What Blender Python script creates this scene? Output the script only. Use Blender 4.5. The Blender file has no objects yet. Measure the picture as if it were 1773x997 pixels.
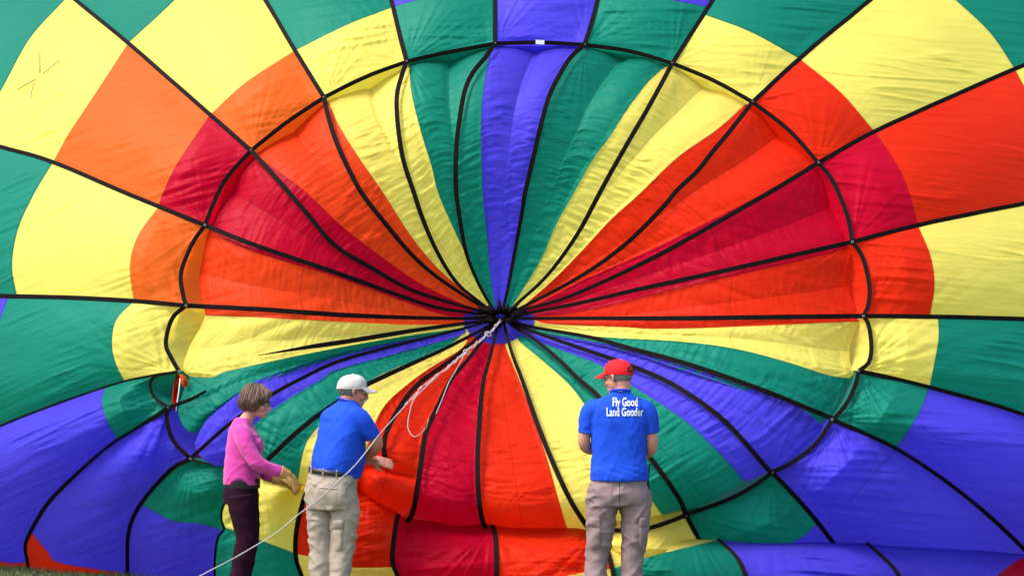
import bpy, bmesh, math, random
import numpy as np
from mathutils import Vector, Matrix
from mathutils.bvhtree import BVHTree
R = math.radians
SC = bpy.context.scene
COL = SC.collection

# ------------------------------------------------------------------ camera, sky, sun, exposure
F = 3336.0            # focal length in photo pixels (photo 1773 wide)
CX, HY, CAMH = 886.5, 645.0, 1.70
cd = bpy.data.cameras.new('camera'); cam = bpy.data.objects.new('camera', cd); COL.objects.link(cam)
cam.location = (0, 0, CAMH); cam.rotation_euler = (R(90), 0, 0)
cd.sensor_width = 36; cd.lens = 36*F/1773; cd.shift_y = (HY-498.5)/1773
cd.clip_start = .1; cd.clip_end = 3000
SC.camera = cam
SUN = Vector((-.50, -.24, .83)).normalized()
w = bpy.data.worlds.new('World'); SC.world = w; w.use_nodes = True
nt = w.node_tree; bg = nt.nodes['Background']
sky = nt.nodes.new('ShaderNodeTexSky'); sky.sky_type = 'NISHITA'; sky.sun_disc = False
sky.sun_elevation = math.asin(SUN.z); sky.sun_rotation = math.atan2(SUN.x, SUN.y)
sky.air_density = 1.0; sky.dust_density = 3.0; sky.ozone_density = .6
nt.links.new(sky.outputs[0], bg.inputs[0]); bg.inputs[1].default_value = .15
sl = bpy.data.lights.new('sun', 'SUN'); sl.energy = 1.6; sl.angle = R(16); sl.color = (1, .96, .89)
so = bpy.data.objects.new('sun', sl); COL.objects.link(so)
so.rotation_euler = SUN.to_track_quat('Z', 'Y').to_euler()
vs = SC.view_settings; vs.view_transform = 'Standard'; vs.look = 'None'; vs.exposure = 1.5; vs.gamma = 1
SC.cycles.max_bounces = 10; SC.cycles.diffuse_bounces = 5

# ------------------------------------------------------------------ helpers
rng = np.random.default_rng(7)
def tag(o, label=None, cat=None, group=None, kind=None):
    if label: o['label'] = label
    if cat: o['category'] = cat
    if group: o['group'] = group
    if kind: o['kind'] = kind
    return o
def empty(name, loc):
    o = bpy.data.objects.new(name, None); COL.objects.link(o); o.location = loc; o.empty_display_size = .2
    return o
def link(name, me, m, parent=None, smooth=True):
    o = bpy.data.objects.new(name, me); COL.objects.link(o)
    if m is not None:
        me.materials.clear(); me.materials.append(m)
    if smooth: me.polygons.foreach_set('use_smooth', [True]*len(me.polygons))
    if parent is not None:
        o.parent = parent
        top = parent
        off = Vector((0, 0, 0))
        while top is not None:
            off += top.location; top = top.parent
        me.transform(Matrix.Translation(-off))
    return o
def mesh(V, Fs, uv=None):
    me = bpy.data.meshes.new('m')
    me.from_pydata([tuple(v) for v in V], [], [tuple(f) for f in Fs])
    if uv is not None:
        L = me.uv_layers.new(name='UVMap')
        idx = np.empty(len(me.loops), dtype=np.int64); me.loops.foreach_get('vertex_index', idx)
        L.data.foreach_set('uv', np.asarray(uv, dtype=np.float32)[idx].ravel())
    me.validate(); me.update()
    return me
def at(px, py, Y):
    return np.array([(px-CX)/F*Y, Y, CAMH-(py-HY)/F*Y])
def atv(P, D):
    return np.stack([(P[..., 0]-CX)/F*D, D, CAMH-(P[..., 1]-HY)/F*D], -1)
def sstep(x, a, b):
    t = np.clip((x-a)/(b-a), 0, 1); return t*t*(3-2*t)
# gradient noise
_perm = np.random.default_rng(3).permutation(512)
_perm = np.concatenate([_perm, _perm, _perm])
_g3 = np.random.default_rng(5).normal(size=(512, 3)); _g3 /= np.linalg.norm(_g3, axis=1)[:, None]
def noise(x, y, z=0.):
    x, y, z = np.broadcast_arrays(np.asarray(x, float), np.asarray(y, float), np.asarray(z, float))
    xi, yi, zi = np.floor(x).astype(int), np.floor(y).astype(int), np.floor(z).astype(int)
    xf, yf, zf = x-xi, y-yi, z-zi
    fade = lambda t: t*t*t*(t*(t*6-15)+10)
    u, v, w_ = fade(xf), fade(yf), fade(zf)
    out = 0
    for a in (0, 1):
        for b in (0, 1):
            for c in (0, 1):
                h = _perm[(_perm[(_perm[(xi+a) % 512]+yi+b) % 512]+zi+c) % 512]
                g = _g3[h]
                d = g[..., 0]*(xf-a)+g[..., 1]*(yf-b)+g[..., 2]*(zf-c)
                out = out+d*(u if a else 1-u)*(v if b else 1-v)*(w_ if c else 1-w_)
    return out
def ridged(x, y, z=0.):
    return 1-np.abs(noise(x, y, z))*2.6
# 2-D curves
def crom(P, n=10):
    P = np.asarray(P, float)
    if len(P) < 3: return P
    Q = np.vstack([2*P[0]-P[1], P, 2*P[-1]-P[-2]])
    out = []
    t = np.linspace(0, 1, n, endpoint=False)[:, None]
    for i in range(1, len(Q)-2):
        p0, p1, p2, p3 = Q[i-1], Q[i], Q[i+1], Q[i+2]
        out.append(.5*(2*p1+(p2-p0)*t+(2*p0-5*p1+4*p2-p3)*t*t+(3*p1-p0-3*p2+p3)*t**3))
    return np.vstack(out+[P[-1:]])
def clen(P):
    return np.concatenate([[0], np.cumsum(np.linalg.norm(np.diff(P, axis=0), axis=1))])
def resample(P, n):
    L = clen(P); t = np.linspace(0, L[-1], n)
    return np.stack([np.interp(t, L, P[:, k]) for k in range(P.shape[1])], -1)
def nearest_len(P, q):
    d = np.linalg.norm(P-np.asarray(q), axis=1); return clen(P)[np.argmin(d)]
def sub(P, a, b):
    L = clen(P); t = np.concatenate([[a], L[(L > a+1e-6) & (L < b-1e-6)], [b]])
    return np.stack([np.interp(t, L, P[:, k]) for k in range(P.shape[1])], -1)
def coons(left, right, inner, outer, step=2.6, mx=210):
    """left,right: inner->outer ; inner,outer: left->right.  returns P[nv,nu,2], S, T"""
    nu = int(np.clip(max(clen(inner)[-1], clen(outer)[-1])/step, 6, mx)); nv = int(np.clip(max(clen(left)[-1], clen(right)[-1])/step, 6, mx))
    l, r = resample(left, nv), resample(right, nv); a, b = resample(inner, nu), resample(outer, nu)
    s = np.linspace(0, 1, nu)[None, :, None]; t = np.linspace(0, 1, nv)[:, None, None]
    P = (1-s)*l[:, None]+s*r[:, None]+(1-t)*a[None]+t*b[None] \
        - ((1-s)*(1-t)*a[0]+s*(1-t)*a[-1]+(1-s)*t*b[0]+s*t*b[-1])
    S, T = np.meshgrid(np.linspace(0, 1, nu), np.linspace(0, 1, nv))
    return P, S, T
def gridfaces(nv, nu):
    i = np.arange(nv*nu).reshape(nv, nu)
    return np.stack([i[:-1, :-1], i[:-1, 1:], i[1:, 1:], i[1:, :-1]], -1).reshape(-1, 4)

# ------------------------------------------------------------------ materials
def newmat(name):
    m = bpy.data.materials.new(name); m.use_nodes = True
    n = m.node_tree.nodes; n.clear()
    return m, n, m.node_tree.links
def N(n, typ, **kw):
    o = n.new(typ)
    for k, v in kw.items():
        if k.startswith('i_'): o.inputs[k[2:].replace('_', ' ')].default_value = v
        else: setattr(o, k, v)
    return o
def fabric(name, col, tcol, stitch=False, trans=.56):
    m, n, l = newmat(name)
    out = N(n, 'ShaderNodeOutputMaterial')
    uv = N(n, 'ShaderNodeUVMap'); sep = N(n, 'ShaderNodeSeparateXYZ'); l.new(uv.outputs[0], sep.inputs[0])
    geo = N(n, 'ShaderNodeNewGeometry')
    # slow tone variation of the dyed cloth
    nz = N(n, 'ShaderNodeTexNoise', i_Scale=.9, i_Detail=4.); l.new(geo.outputs['Position'], nz.inputs['Vector'])
    mr = N(n, 'ShaderNodeMapRange'); mr.inputs[1].default_value = .3; mr.inputs[2].default_value = .7
    mr.inputs[3].default_value = .90; mr.inputs[4].default_value = 1.06; l.new(nz.outputs[0], mr.inputs[0])
    fac = mr.outputs[0]
    # seam hems along panel sides + mid stitching
    def line(sock, pos, wd):
        a = N(n, 'ShaderNodeMath', operation='SUBTRACT'); l.new(sock, a.inputs[0]); a.inputs[1].default_value = pos
        b = N(n, 'ShaderNodeMath', operation='ABSOLUTE'); l.new(a.outputs[0], b.inputs[0])
        c = N(n, 'ShaderNodeMath', operation='LESS_THAN'); l.new(b.outputs[0], c.inputs[0]); c.inputs[1].default_value = wd
        return c.outputs[0]
    hs = None
    marks = [(sep.outputs[0], .5, .008), (sep.outputs[1], .62, .003), (sep.outputs[0], 0., .014), (sep.outputs[0], 1., .014)] if stitch else [(sep.outputs[1], 0., .007), (sep.outputs[1], 1., .007)]
    for mk in marks:
        q = line(*mk)
        if hs is None: hs = q
        else:
            ad = N(n, 'ShaderNodeMath', operation='MAXIMUM'); l.new(hs, ad.inputs[0]); l.new(q, ad.inputs[1]); hs = ad.outputs[0]
    if hs is not None:
        sm = N(n, 'ShaderNodeMath', operation='MULTIPLY_ADD'); l.new(hs, sm.inputs[0]); sm.inputs[1].default_value = -.22; sm.inputs[2].default_value = 1
        mm = N(n, 'ShaderNodeMath', operation='MULTIPLY'); l.new(fac, mm.inputs[0]); l.new(sm.outputs[0], mm.inputs[1]); fac = mm.outputs[0]
    def tint(c):
        v = N(n, 'ShaderNodeVectorMath', operation='SCALE'); v.inputs[0].default_value = c; l.new(fac, v.inputs['Scale']); return v.outputs[0]
    # fine crinkle
    mp = N(n, 'ShaderNodeMapping'); mp.inputs['Scale'].default_value = (4, 4, 24); l.new(geo.outputs['Position'], mp.inputs[0])
    n1 = N(n, 'ShaderNodeTexNoise', i_Scale=1., i_Detail=5., i_Roughness=.6, i_Distortion=.6); l.new(mp.outputs[0], n1.inputs['Vector'])
    n2 = N(n, 'ShaderNodeTexNoise', i_Scale=42., i_Detail=3.); l.new(geo.outputs['Position'], n2.inputs['Vector'])
    ad = N(n, 'ShaderNodeMath', operation='MULTIPLY_ADD'); l.new(n2.outputs[0], ad.inputs[0]); ad.inputs[1].default_value = .10; l.new(n1.outputs[0], ad.inputs[2])
    bp = N(n, 'ShaderNodeBump', i_Strength=.35, i_Distance=.014); l.new(ad.outputs[0], bp.inputs['Height'])
    p = N(n, 'ShaderNodeBsdfPrincipled', i_Roughness=.46); p.inputs['Specular IOR Level'].default_value = .24
    p.inputs['Specular Tint'].default_value = tuple(min(1., .18+.82*c/max(col)) for c in col)+(1,)
    l.new(tint(col), p.inputs['Base Color']); l.new(bp.outputs[0], p.inputs['Normal'])
    tr = N(n, 'ShaderNodeBsdfTranslucent'); l.new(tint(tcol), tr.inputs[0]); l.new(bp.outputs[0], tr.inputs['Normal'])
    mx = N(n, 'ShaderNodeMixShader'); mx.inputs[0].default_value = trans
    l.new(p.outputs[0], mx.inputs[1]); l.new(tr.outputs[0], mx.inputs[2]); l.new(mx.outputs[0], out.inputs[0])
    return m
def cloth(name, col, rough=.85, var=.16, scale=260., bump=.25, sheen=.0, spec=.2, trans=0):
    m, n, l = newmat(name)
    out = N(n, 'ShaderNodeOutputMaterial'); geo = N(n, 'ShaderNodeTexCoord')
    n1 = N(n, 'ShaderNodeTexNoise', i_Scale=9., i_Detail=5.); l.new(geo.outputs['Object'], n1.inputs['Vector'])
    n2 = N(n, 'ShaderNodeTexNoise', i_Scale=scale, i_Detail=2.); l.new(geo.outputs['Object'], n2.inputs['Vector'])
    a = N(n, 'ShaderNodeMath', operation='MULTIPLY_ADD'); l.new(n2.outputs[0], a.inputs[0]); a.inputs[1].default_value = .6; l.new(n1.outputs[0], a.inputs[2])
    mr = N(n, 'ShaderNodeMapRange'); mr.inputs[1].default_value = .5; mr.inputs[2].default_value = 1.1
    mr.inputs[3].default_value = 1-var; mr.inputs[4].default_value = 1+var; l.new(a.outputs[0], mr.inputs[0])
    v = N(n, 'ShaderNodeVectorMath', operation='SCALE'); v.inputs[0].default_value = col; l.new(mr.outputs[0], v.inputs['Scale'])
    bp = N(n, 'ShaderNodeBump', i_Strength=bump, i_Distance=.004); l.new(a.outputs[0], bp.inputs['Height'])
    p = N(n, 'ShaderNodeBsdfPrincipled', i_Roughness=rough); p.inputs['Specular IOR Level'].default_value = spec
    p.inputs['Sheen Weight'].default_value = sheen
    l.new(v.outputs[0], p.inputs['Base Color']); l.new(bp.outputs[0], p.inputs['Normal']); l.new(p.outputs[0], out.inputs[0])
    return m
PAL = {
 'yellow':  ((.88, .74, .15), (.95, .79, .10)),
 'orange':  ((.80, .130, .018), (.95, .18, .014)),  # scarlet cloth of the left gores, their stronger light put into the colour
 'vermilion_lit': ((.80, .055, .010), (.95, .075, .008)),  # scarlet valve cloth, left side; brighter light there is mixed into the dye
 'scarlet': ((.74, .026, .006), (.90, .030, .005)),
 'red':     ((.50, .002, .024), (.66, .002, .026)),
 'green':   ((.008, .215, .150), (.006, .25, .13)),
 'purple':  ((.082, .060, .66), (.090, .058, .74)),
}
ENV = {k: fabric('nylon_'+k, *v) for k, v in PAL.items()}
PARA = {k: fabric('valve_nylon_'+k, *v, stitch=True) for k, v in PAL.items()}
M_TAPE = cloth('black_webbing', (.0055, .0032, .0036), .8, .3, 300., .3, spec=.08)
M_ROPE = cloth('rope', (.34, .31, .31), .8, .2, 400., .5)
M_WHITE = cloth('white_label', (.8, .8, .8), .6, .05)
M_THREAD = cloth('brown_thread', (.28, .18, .10), .8, .1)
M_GREY = cloth('grey_eyelet', (.16, .16, .17), .4, .1, spec=.5)

# ------------------------------------------------------------------ the balloon: layout of load tapes and seams
HUB = np.array([866., 547.])
NODE = {1: (704, 107), 2: (857, 76), 3: (1012, 78), 4: (1164, 110), 5: (1303, 177), 6: (1417, 282), 7: (1476, 419), 8: (1495, 547),
        9: (1486, 642), 10: (1441, 726), 11: (1337, 817), 12: (1188, 891), 13: (1040, 915), 14: (852, 912), 15: (695, 895), 16: (640, 812),
        17: (450, 822), 18: (330, 794), 19: (292, 705), 20: (310, 643), 21: (322, 529), 22: (355, 390), 23: (435, 261), 24: (561, 169)}
# envelope load tapes, rim -> outwards (runs on past the frame)
ETAPE = {
 1: [(704, 107), (677, 0), (640, -160), (590, -340)], 2: [(857, 76), (857, 0), (857, -160), (856, -350)], 3: [(1012, 78), (1035, 0), (1070, -160), (1100, -350)],
 4: [(1164, 110), (1226, 13), (1330, -150), (1430, -320)], 5: [(1303, 177), (1384, 102), (1507, 0), (1660, -125), (1810, -240)],
 6: [(1417, 282), (1514, 228), (1633, 174), (1773, 113), (1960, 40), (2120, -10)], 7: [(1476, 419), (1589, 390), (1773, 352), (1980, 310), (2200, 270)],
 8: [(1495, 547), (1610, 548), (1773, 552), (1990, 558), (2220, 566)], 9: [(1486, 642), (1555, 657), (1668, 686), (1773, 718), (1960, 790), (2150, 880)],
 10: [(1441, 726), (1552, 776), (1668, 855), (1773, 950), (1860, 1050)], 11: [(1337, 817), (1395, 879), (1444, 940), (1480, 990)],
 12: [(1188, 891), (1210, 933), (1235, 985)], 13: [(1040, 915), (1045, 950)],
 17: [(450, 822), (415, 850), (391, 872), (385, 896), (390, 916), (379, 932), (374, 970), (374, 1010), (372, 1050)],
 18: [(330, 794), (300, 810), (259, 851), (232, 892), (222, 930), (221, 981), (222, 1040)],
 19: [(292, 705), (252, 732), (191, 770), (136, 817), (85, 868), (53, 920), (44, 947), (48, 973), (52, 1030)],
 20: [(310, 643), (266, 649), (200, 664), (100, 698), (0, 737), (-140, 800), (-300, 880)],
 21: [(322, 529), (232, 521), (120, 515), (0, 512), (-200, 506), (-420, 500)], 22: [(355, 390), (222, 336), (92, 281), (0, 254), (-200, 200), (-400, 150)],
 23: [(435, 261), (300, 143), (222, 75), (130, 0), (-30, -130), (-170, -240)], 24: [(561, 169), (511, 88), (459, 0), (370, -150), (270, -310)]}
ET = {k: crom(v) for k, v in ETAPE.items()}
RIM = {  # rim tape between node k and k+1 (inner control points)
 24: [(630, 135)], 1: [(780, 90)], 2: [(935, 74)], 3: [(1090, 89)], 4: [(1236, 140)], 5: [(1365, 225)], 6: [(1441, 312), (1466, 371)], 7: [(1494, 446), (1505, 494), (1503, 528)],
 8: [(1504, 562), (1509, 599), (1504, 627)], 9: [(1483, 660), (1470, 691), (1452, 716)], 10: [(1412, 769), (1366, 803)], 11: [(1315, 834), (1268, 861)], 12: [(1150, 906), (1100, 918)],
 13: [(940, 905)], 14: [(770, 905)], 15: [(665, 860)], 16: [(590, 830), (520, 842)], 17: [(410, 806), (365, 803)], 18: [(300, 762), (288, 722)], 19: [(268, 688), (260, 668), (268, 652)],
 20: [(297, 620), (287, 594), (298, 552)], 21: [(316, 505), (314, 470), (333, 422)], 22: [(368, 357), (393, 307)], 23: [(494, 214)]}
nx = lambda k: k % 24+1
def rimcurve(k):
    return crom([NODE[k]]+RIM[k]+[NODE[nx(k)]])
# colour rows of each gore k (tape k -> tape k+1), from the rim outwards, with the seam that ends each row
ROWS = {
 1: [('green', [(679, 9), (727, 0), (857, -20)]), ('purple', None)],
 2: [('purple', [(857, -52), (1045, -50)]), ('green', None)],
 3: [('green', [(1041, -22), (1145, -3), (1223, 17)]), ('purple', None)],
 4: [('yellow', [(1221, 20), (1300, 56), (1381, 101)]), ('green', None)],
 5: [('scarlet', [(1386, 104), (1455, 160), (1514, 226)]), ('yellow', [(1580, -62), (1654, 0), (1715, 58), (1760, 116)]), ('green', None)],
 6: [('red', [(1522, 232), (1555, 290), (1575, 338), (1587, 388)]), ('scarlet', [(1764, 118), (1805, 220), (1818, 340)]), ('yellow', None)],
 7: [('scarlet', [(1591, 394), (1611, 443), (1618, 494), (1616, 547)]), ('yellow', [(1818, 343), (1838, 440), (1838, 553)]), ('green', None)],
 8: [('yellow', [(1620, 548), (1625, 586), (1616, 637), (1608, 670)]), ('green', [(1850, 554), (1850, 650), (1825, 736)]), ('purple', None)],
 9: [('green', [(1608, 671), (1589, 718), (1553, 776)]), ('purple', [(1825, 737), (1830, 850), (1790, 970)]), ('red', None)],
 10: [('purple', [(1552, 776), (1490, 845), (1426, 914)]), ('purple', None)],
 11: [('green', [(1416, 906), (1374, 937), (1300, 985)]), ('purple', None)],
 12: [('yellow', None)],
 17: [('green', [(385, 917), (348, 906), (300, 901), (246, 874)]), ('purple', None)],
 18: [('purple', [(246, 870), (225, 848), (205, 810), (196, 766)]), ('purple', [(140, 992), (105, 974), (82, 954), (53, 922)]), ('scarlet', None)],
 19: [('green', [(198, 756), (184, 725), (176, 694), (184, 669)]), ('purple', [(48, 972), (0, 971), (-120, 930), (-200, 840)]), ('scarlet', None)],
 20: [('yellow', [(215, 660), (201, 630), (194, 596), (201, 555), (228, 525)]), ('green', [(-10, 741), (-25, 640), (0, 555), (20, 514)]), ('purple', None)],
 21: [('orange', [(232, 520), (225, 460), (239, 408), (268, 358)]), ('yellow', [(24, 513), (21, 460), (31, 398), (58, 338), (85, 286)]), ('green', None)],
 22: [('red', [(276, 352), (281, 338), (307, 283), (363, 205)]), ('orange', [(94, 281), (119, 232), (164, 164), (223, 78)]), ('yellow', [(-55, 238), (0, 160), (51, 68), (112, 0), (123, -10)]), ('green', None)],
 23: [('orange', [(369, 200), (426, 143), (508, 88)]), ('yellow', [(228, 76), (303, 0), (400, -95)]), ('green', None)],
 24: [('yellow', [(514, 86), (600, 44), (674, 14)]), ('green', [(400, -95), (520, -140), (635, -175)]), ('purple', None)]}
# ---- depth of the cloth (metres in front of the camera), as seen along each sight line
def dbase(px, py):
    return 15.6-1.4*np.clip((py-76)/850, -2., 1.12)
def esag(px, py):
    dx = (px-900)/605; dy = (py-500)/425
    rho = np.sqrt(dx*dx+dy*dy)-1
    e = .5*(rho+np.sqrt(rho*rho+.012))
    lf = sstep(-px, -1150, -450)
    return (.75+.25*lf)*e+(.75+.95*lf)*e*e
def denv(px, py):
    d = dbase(px, py)+esag(px, py)
    lf = sstep(-px, -480, -330)
    d = d+lf*.90*np.clip((py-730)/250, 0, 1.4)**2
    rt = sstep(px, 1080, 1250)
    d = d+rt*.50*np.clip((py-745)/195, 0, 1.3)**2
    # cloth drawn towards the gloved hands
    d = d-.22*np.exp(-((px-512)**2+(py-838)**2)/55.**2)
    return d
CREASE = np.array([(560, 842), (640, 850), (700, 890), (780, 903), (860, 905), (1000, 912), (1060, 926), (1173, 932), (1290, 936), (1378, 938), (1514, 942), (1616, 947), (1773, 959), (1960, 990)], float)
def dlobe(px, py):
    c = np.interp(px, CREASE[:, 0], CREASE[:, 1])
    t = np.clip((py-c)/95., 0, 1)
    b = dbase(px, py)+esag(px, py)
    wgt = sstep(px, 560, 700)
    d = b+wgt*(.34-.62*np.sqrt(np.clip(1-(1-t)**2, 0, 1)))
    d = d+.35*np.clip((py-c-95)/120, 0, 1)**2*wgt
    d = d-.22*np.exp(-((px-512)**2+(py-838)**2)/55.**2)
    return d
NODES = [np.array(v, float) for v in NODE.values()]
def fans(px, py, kmax=165., A=.026):
    out = np.zeros_like(px)
    for i, nd in enumerate(NODES):
        dx, dy = px-nd[0], py-nd[1]
        d = np.sqrt(dx*dx+dy*dy)+1e-6
        mk = d < kmax*2.8
        if not mk.any(): continue
        th = np.arctan2(dy[mk], dx[mk])
        cs, sn = np.cos(th), np.sin(th)
        r = ridged(cs*6+i*9.1, sn*6, d[mk]*.0012)*.75+ridged(cs*13+i*3.7, sn*13, 2.)*.25
        out[mk] += A*(1.35 if nd[1] > 600 else 1.)*np.exp(-d[mk]/(kmax*(.75 if nd[1] > 600 else .48)))*np.clip(d[mk]/25, 0, 1)*(r-.35)
    return out
def wrinkle_env(px, py):
    k = np.where(px < 950, .00024, .00008)
    q = py-k*(px-950)**2
    low = sstep(py, 560, 900)
    n = ridged(px*.0042, q*.050, 1.3)*.0085+ridged(px*.0036+3, q*.085, 4.)*.0062+noise(px*.012, q*.15, 6.)*.0025+ridged(px*.0065+7, q*.026, 9.)*.016*(.35+low)
    cover = .30+1.15*sstep(noise(px*.0045, py*.006, 21.), -.28, .30)
    cr = np.clip((ridged(px*.0030+5, q*.040, 31.)-.70)/.30, 0, 1)**1.4*.017+np.clip((ridged(px*.0048+1, q*.075, 37.)-.72)/.28, 0, 1)**1.4*.010
    cm = sstep(noise(px*.0060, py*.011, 44.), -.12, .30)
    return n*cover*(.95+.35*low)-cr*cm*(1+.5*low)
def panel(name, left, right, inner, outer, col, dfun, parent, puff=.05, puff0=1., mats=ENV, extra=None):
    P, S, T = coons(left, right, inner, outer)
    px, py = P[..., 0], P[..., 1]
    ramp = np.clip(T*clen(left)[-1]/70., 0, 1) if puff0 == 0 else 1.
    D = dfun(px, py)-puff*(1+1.5*sstep(py, 600, 760))*4*S*(1-S)*ramp
    edge = np.clip(np.minimum(S, 1-S)*9, 0, 1)
    D = D+wrinkle_env(px, py)*edge+fans(px, py)*edge
    V = atv(P, D).reshape(-1, 3)
    uv = np.stack([S.ravel(), T.ravel()], -1)
    return link(name, mesh(V, gridfaces(*S.shape), uv), mats[col], parent)
balloon = empty('hot_air_balloon', (0, 16.0, 0))
tag(balloon, 'huge rainbow coloured hot air balloon lying on its side behind the three people', 'hot air balloon')

for k, rows in ROWS.items():
    L, Rr = ET[k], ET[nx(k)] if nx(k) in ET else None
    if k == 12: Rr = ET[13]
    inner = rimcurve(k)
    la = lb = 0.
    # gores on the left half list their seams tape k -> k+1 too
    for j, (c, seam) in enumerate(rows):
        if seam is None:
            la2, lb2 = clen(L)[-1], clen(Rr)[-1]
            outer = np.array([L[-1], Rr[-1]])
        else:
            la2, lb2 = nearest_len(L, seam[0]), nearest_len(Rr, seam[-1])
            A = resample(sub(L, 0, la2), 5)[-1]; B = resample(sub(Rr, 0, lb2), 5)[-1]
            outer = crom([A]+list(seam[1:-1])+[B]) if len(seam) > 2 else np.array([A, B])
        panel('envelope_panel', sub(L, la, la2), sub(Rr, lb, lb2), inner, outer, c, denv, balloon, puff=.12, puff0=0 if j == 0 else 1.)
        inner, la, lb = outer, la2, lb2
# lower lobe of the envelope, under the fold
LT = {
 10: [(1780, 958), (1830, 1000), (1880, 1070)], 11: [(1500, 940), (1531, 967), (1557, 997), (1585, 1060)], 12: [(1243, 934), (1275, 964), (1291, 997), (1302, 1050)],
 13: [(1038, 922), (1052, 954), (1063, 997), (1070, 1045)], 14: [(851, 905), (858, 930), (860, 997), (860, 1045)], 15: [(690, 890), (686, 906), (679, 967), (689, 999), (692, 1045)],
 16: [(640, 812), (580, 816), (545, 836), (528, 858), (514, 912), (512, 962), (523, 1000), (528, 1050)], 17: ETAPE[17]}
LTc = {k: crom(v) for k, v in LT.items()}
LROWS = {
 10: [('purple', [(1860, 1040), (1773, 958), (1725, 998), (1640, 1075)])], 11: [('purple', None)],
 12: [('yellow', [(1243, 936), (1180, 949), (1112, 967), (1061, 985)]), ('green', None)],
 13: [('scarlet', [(1061, 985), (1013, 990), (972, 998), (861, 1024)]), ('yellow', None)],
 14: [('red', None)], 15: [('scarlet', [(681, 982), (607, 981), (550, 966), (512, 958)]), ('yellow', None)],
 16: [('yellow', [(511, 957), (444, 932), (388, 913)]), ('green', None)]}
def crease_curve(a, b):
    xs = np.linspace(a[0], b[0], 24); c = np.interp(xs, CREASE[:, 0], CREASE[:, 1])
    c += (a[1]-c[0])*np.linspace(1, 0, 24)+(b[1]-c[-1])*np.linspace(0, 1, 24)
    return np.stack([xs, c], -1)
for k, rows in LROWS.items():
    L, Rr = LTc[k], LTc[k+1]
    inner = crease_curve(L[0], Rr[0]) if k < 15 else (crom([L[0], (672, 850), Rr[0]]) if k == 15 else rimcurve(16))
    if k == 10:
        mid = crom([(1782, 960), (1752, 975), (1725, 998), (1685, 1040), (1670, 1065)])
        panel('envelope_panel', mid, Rr, crease_curve(mid[0], Rr[0]), np.array([mid[-1], Rr[-1]]), 'purple', dlobe, balloon, puff=.0)
        panel('envelope_panel', L, mid, np.array([L[0], mid[0]]), np.array([L[-1], mid[-1]]), 'red', dlobe, balloon, puff=.0)
        continue
    if k == 14:   # red panel with an orange corner at its lower left
        mid = crom([(681, 972), (700, 985), (727, 999), (790, 1045)])
    la = lb = 0.
    for j, (c, seam) in enumerate(rows):
        if seam is None:
            la2, lb2 = clen(L)[-1], clen(Rr)[-1]; outer = np.array([L[-1], Rr[-1]])
        else:
            la2, lb2 = nearest_len(L, seam[0]), nearest_len(Rr, seam[-1])
            A = resample(sub(L, 0, la2), 5)[-1]; B = resample(sub(Rr, 0, lb2), 5)[-1]
            outer = crom([A]+list(seam[1:-1])+[B])
        panel('envelope_panel', sub(L, la, la2), sub(Rr, lb, lb2), inner, outer, c, dlobe, balloon, puff=.05, puff0=0 if j == 0 else 1.)
        inner, la, lb = outer, la2, lb2
# turned-in lip behind the rim tape
LIPC = {k: v[0][0] for k, v in ROWS.items()}; LIPC.update({13: 'scarlet', 14: 'red', 15: 'scarlet', 16: 'yellow'})
for k in range(1, 25):
    if k in (13, 14, 15, 16): continue
    rc = rimcurve(k); nu = max(8, int(clen(rc)[-1]/4)); rc = resample(rc, nu); nv = 14
    t = np.linspace(0, 1, nv)[:, None]
    dirv = (HUB-rc); dirv /= np.linalg.norm(dirv, axis=1)[:, None]
    P = rc[None]+dirv[None]*(t[..., None]*70.)
    S, T = np.meshgrid(np.linspace(0, 1, nu), t[:, 0])
    D = denv(rc[:, 0], rc[:, 1])[None]+T*(.62 if k in (9, 10, 11, 12, 17) else .34)+(ridged(S*9+k*5, T*1.3, 3.)-.4)*.05*T
    link('rim_lip', mesh(atv(P, D).reshape(-1, 3), gridfaces(nv, nu), np.stack([S.ravel(), T.ravel()], -1)), ENV[LIPC[k]], balloon)

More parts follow.
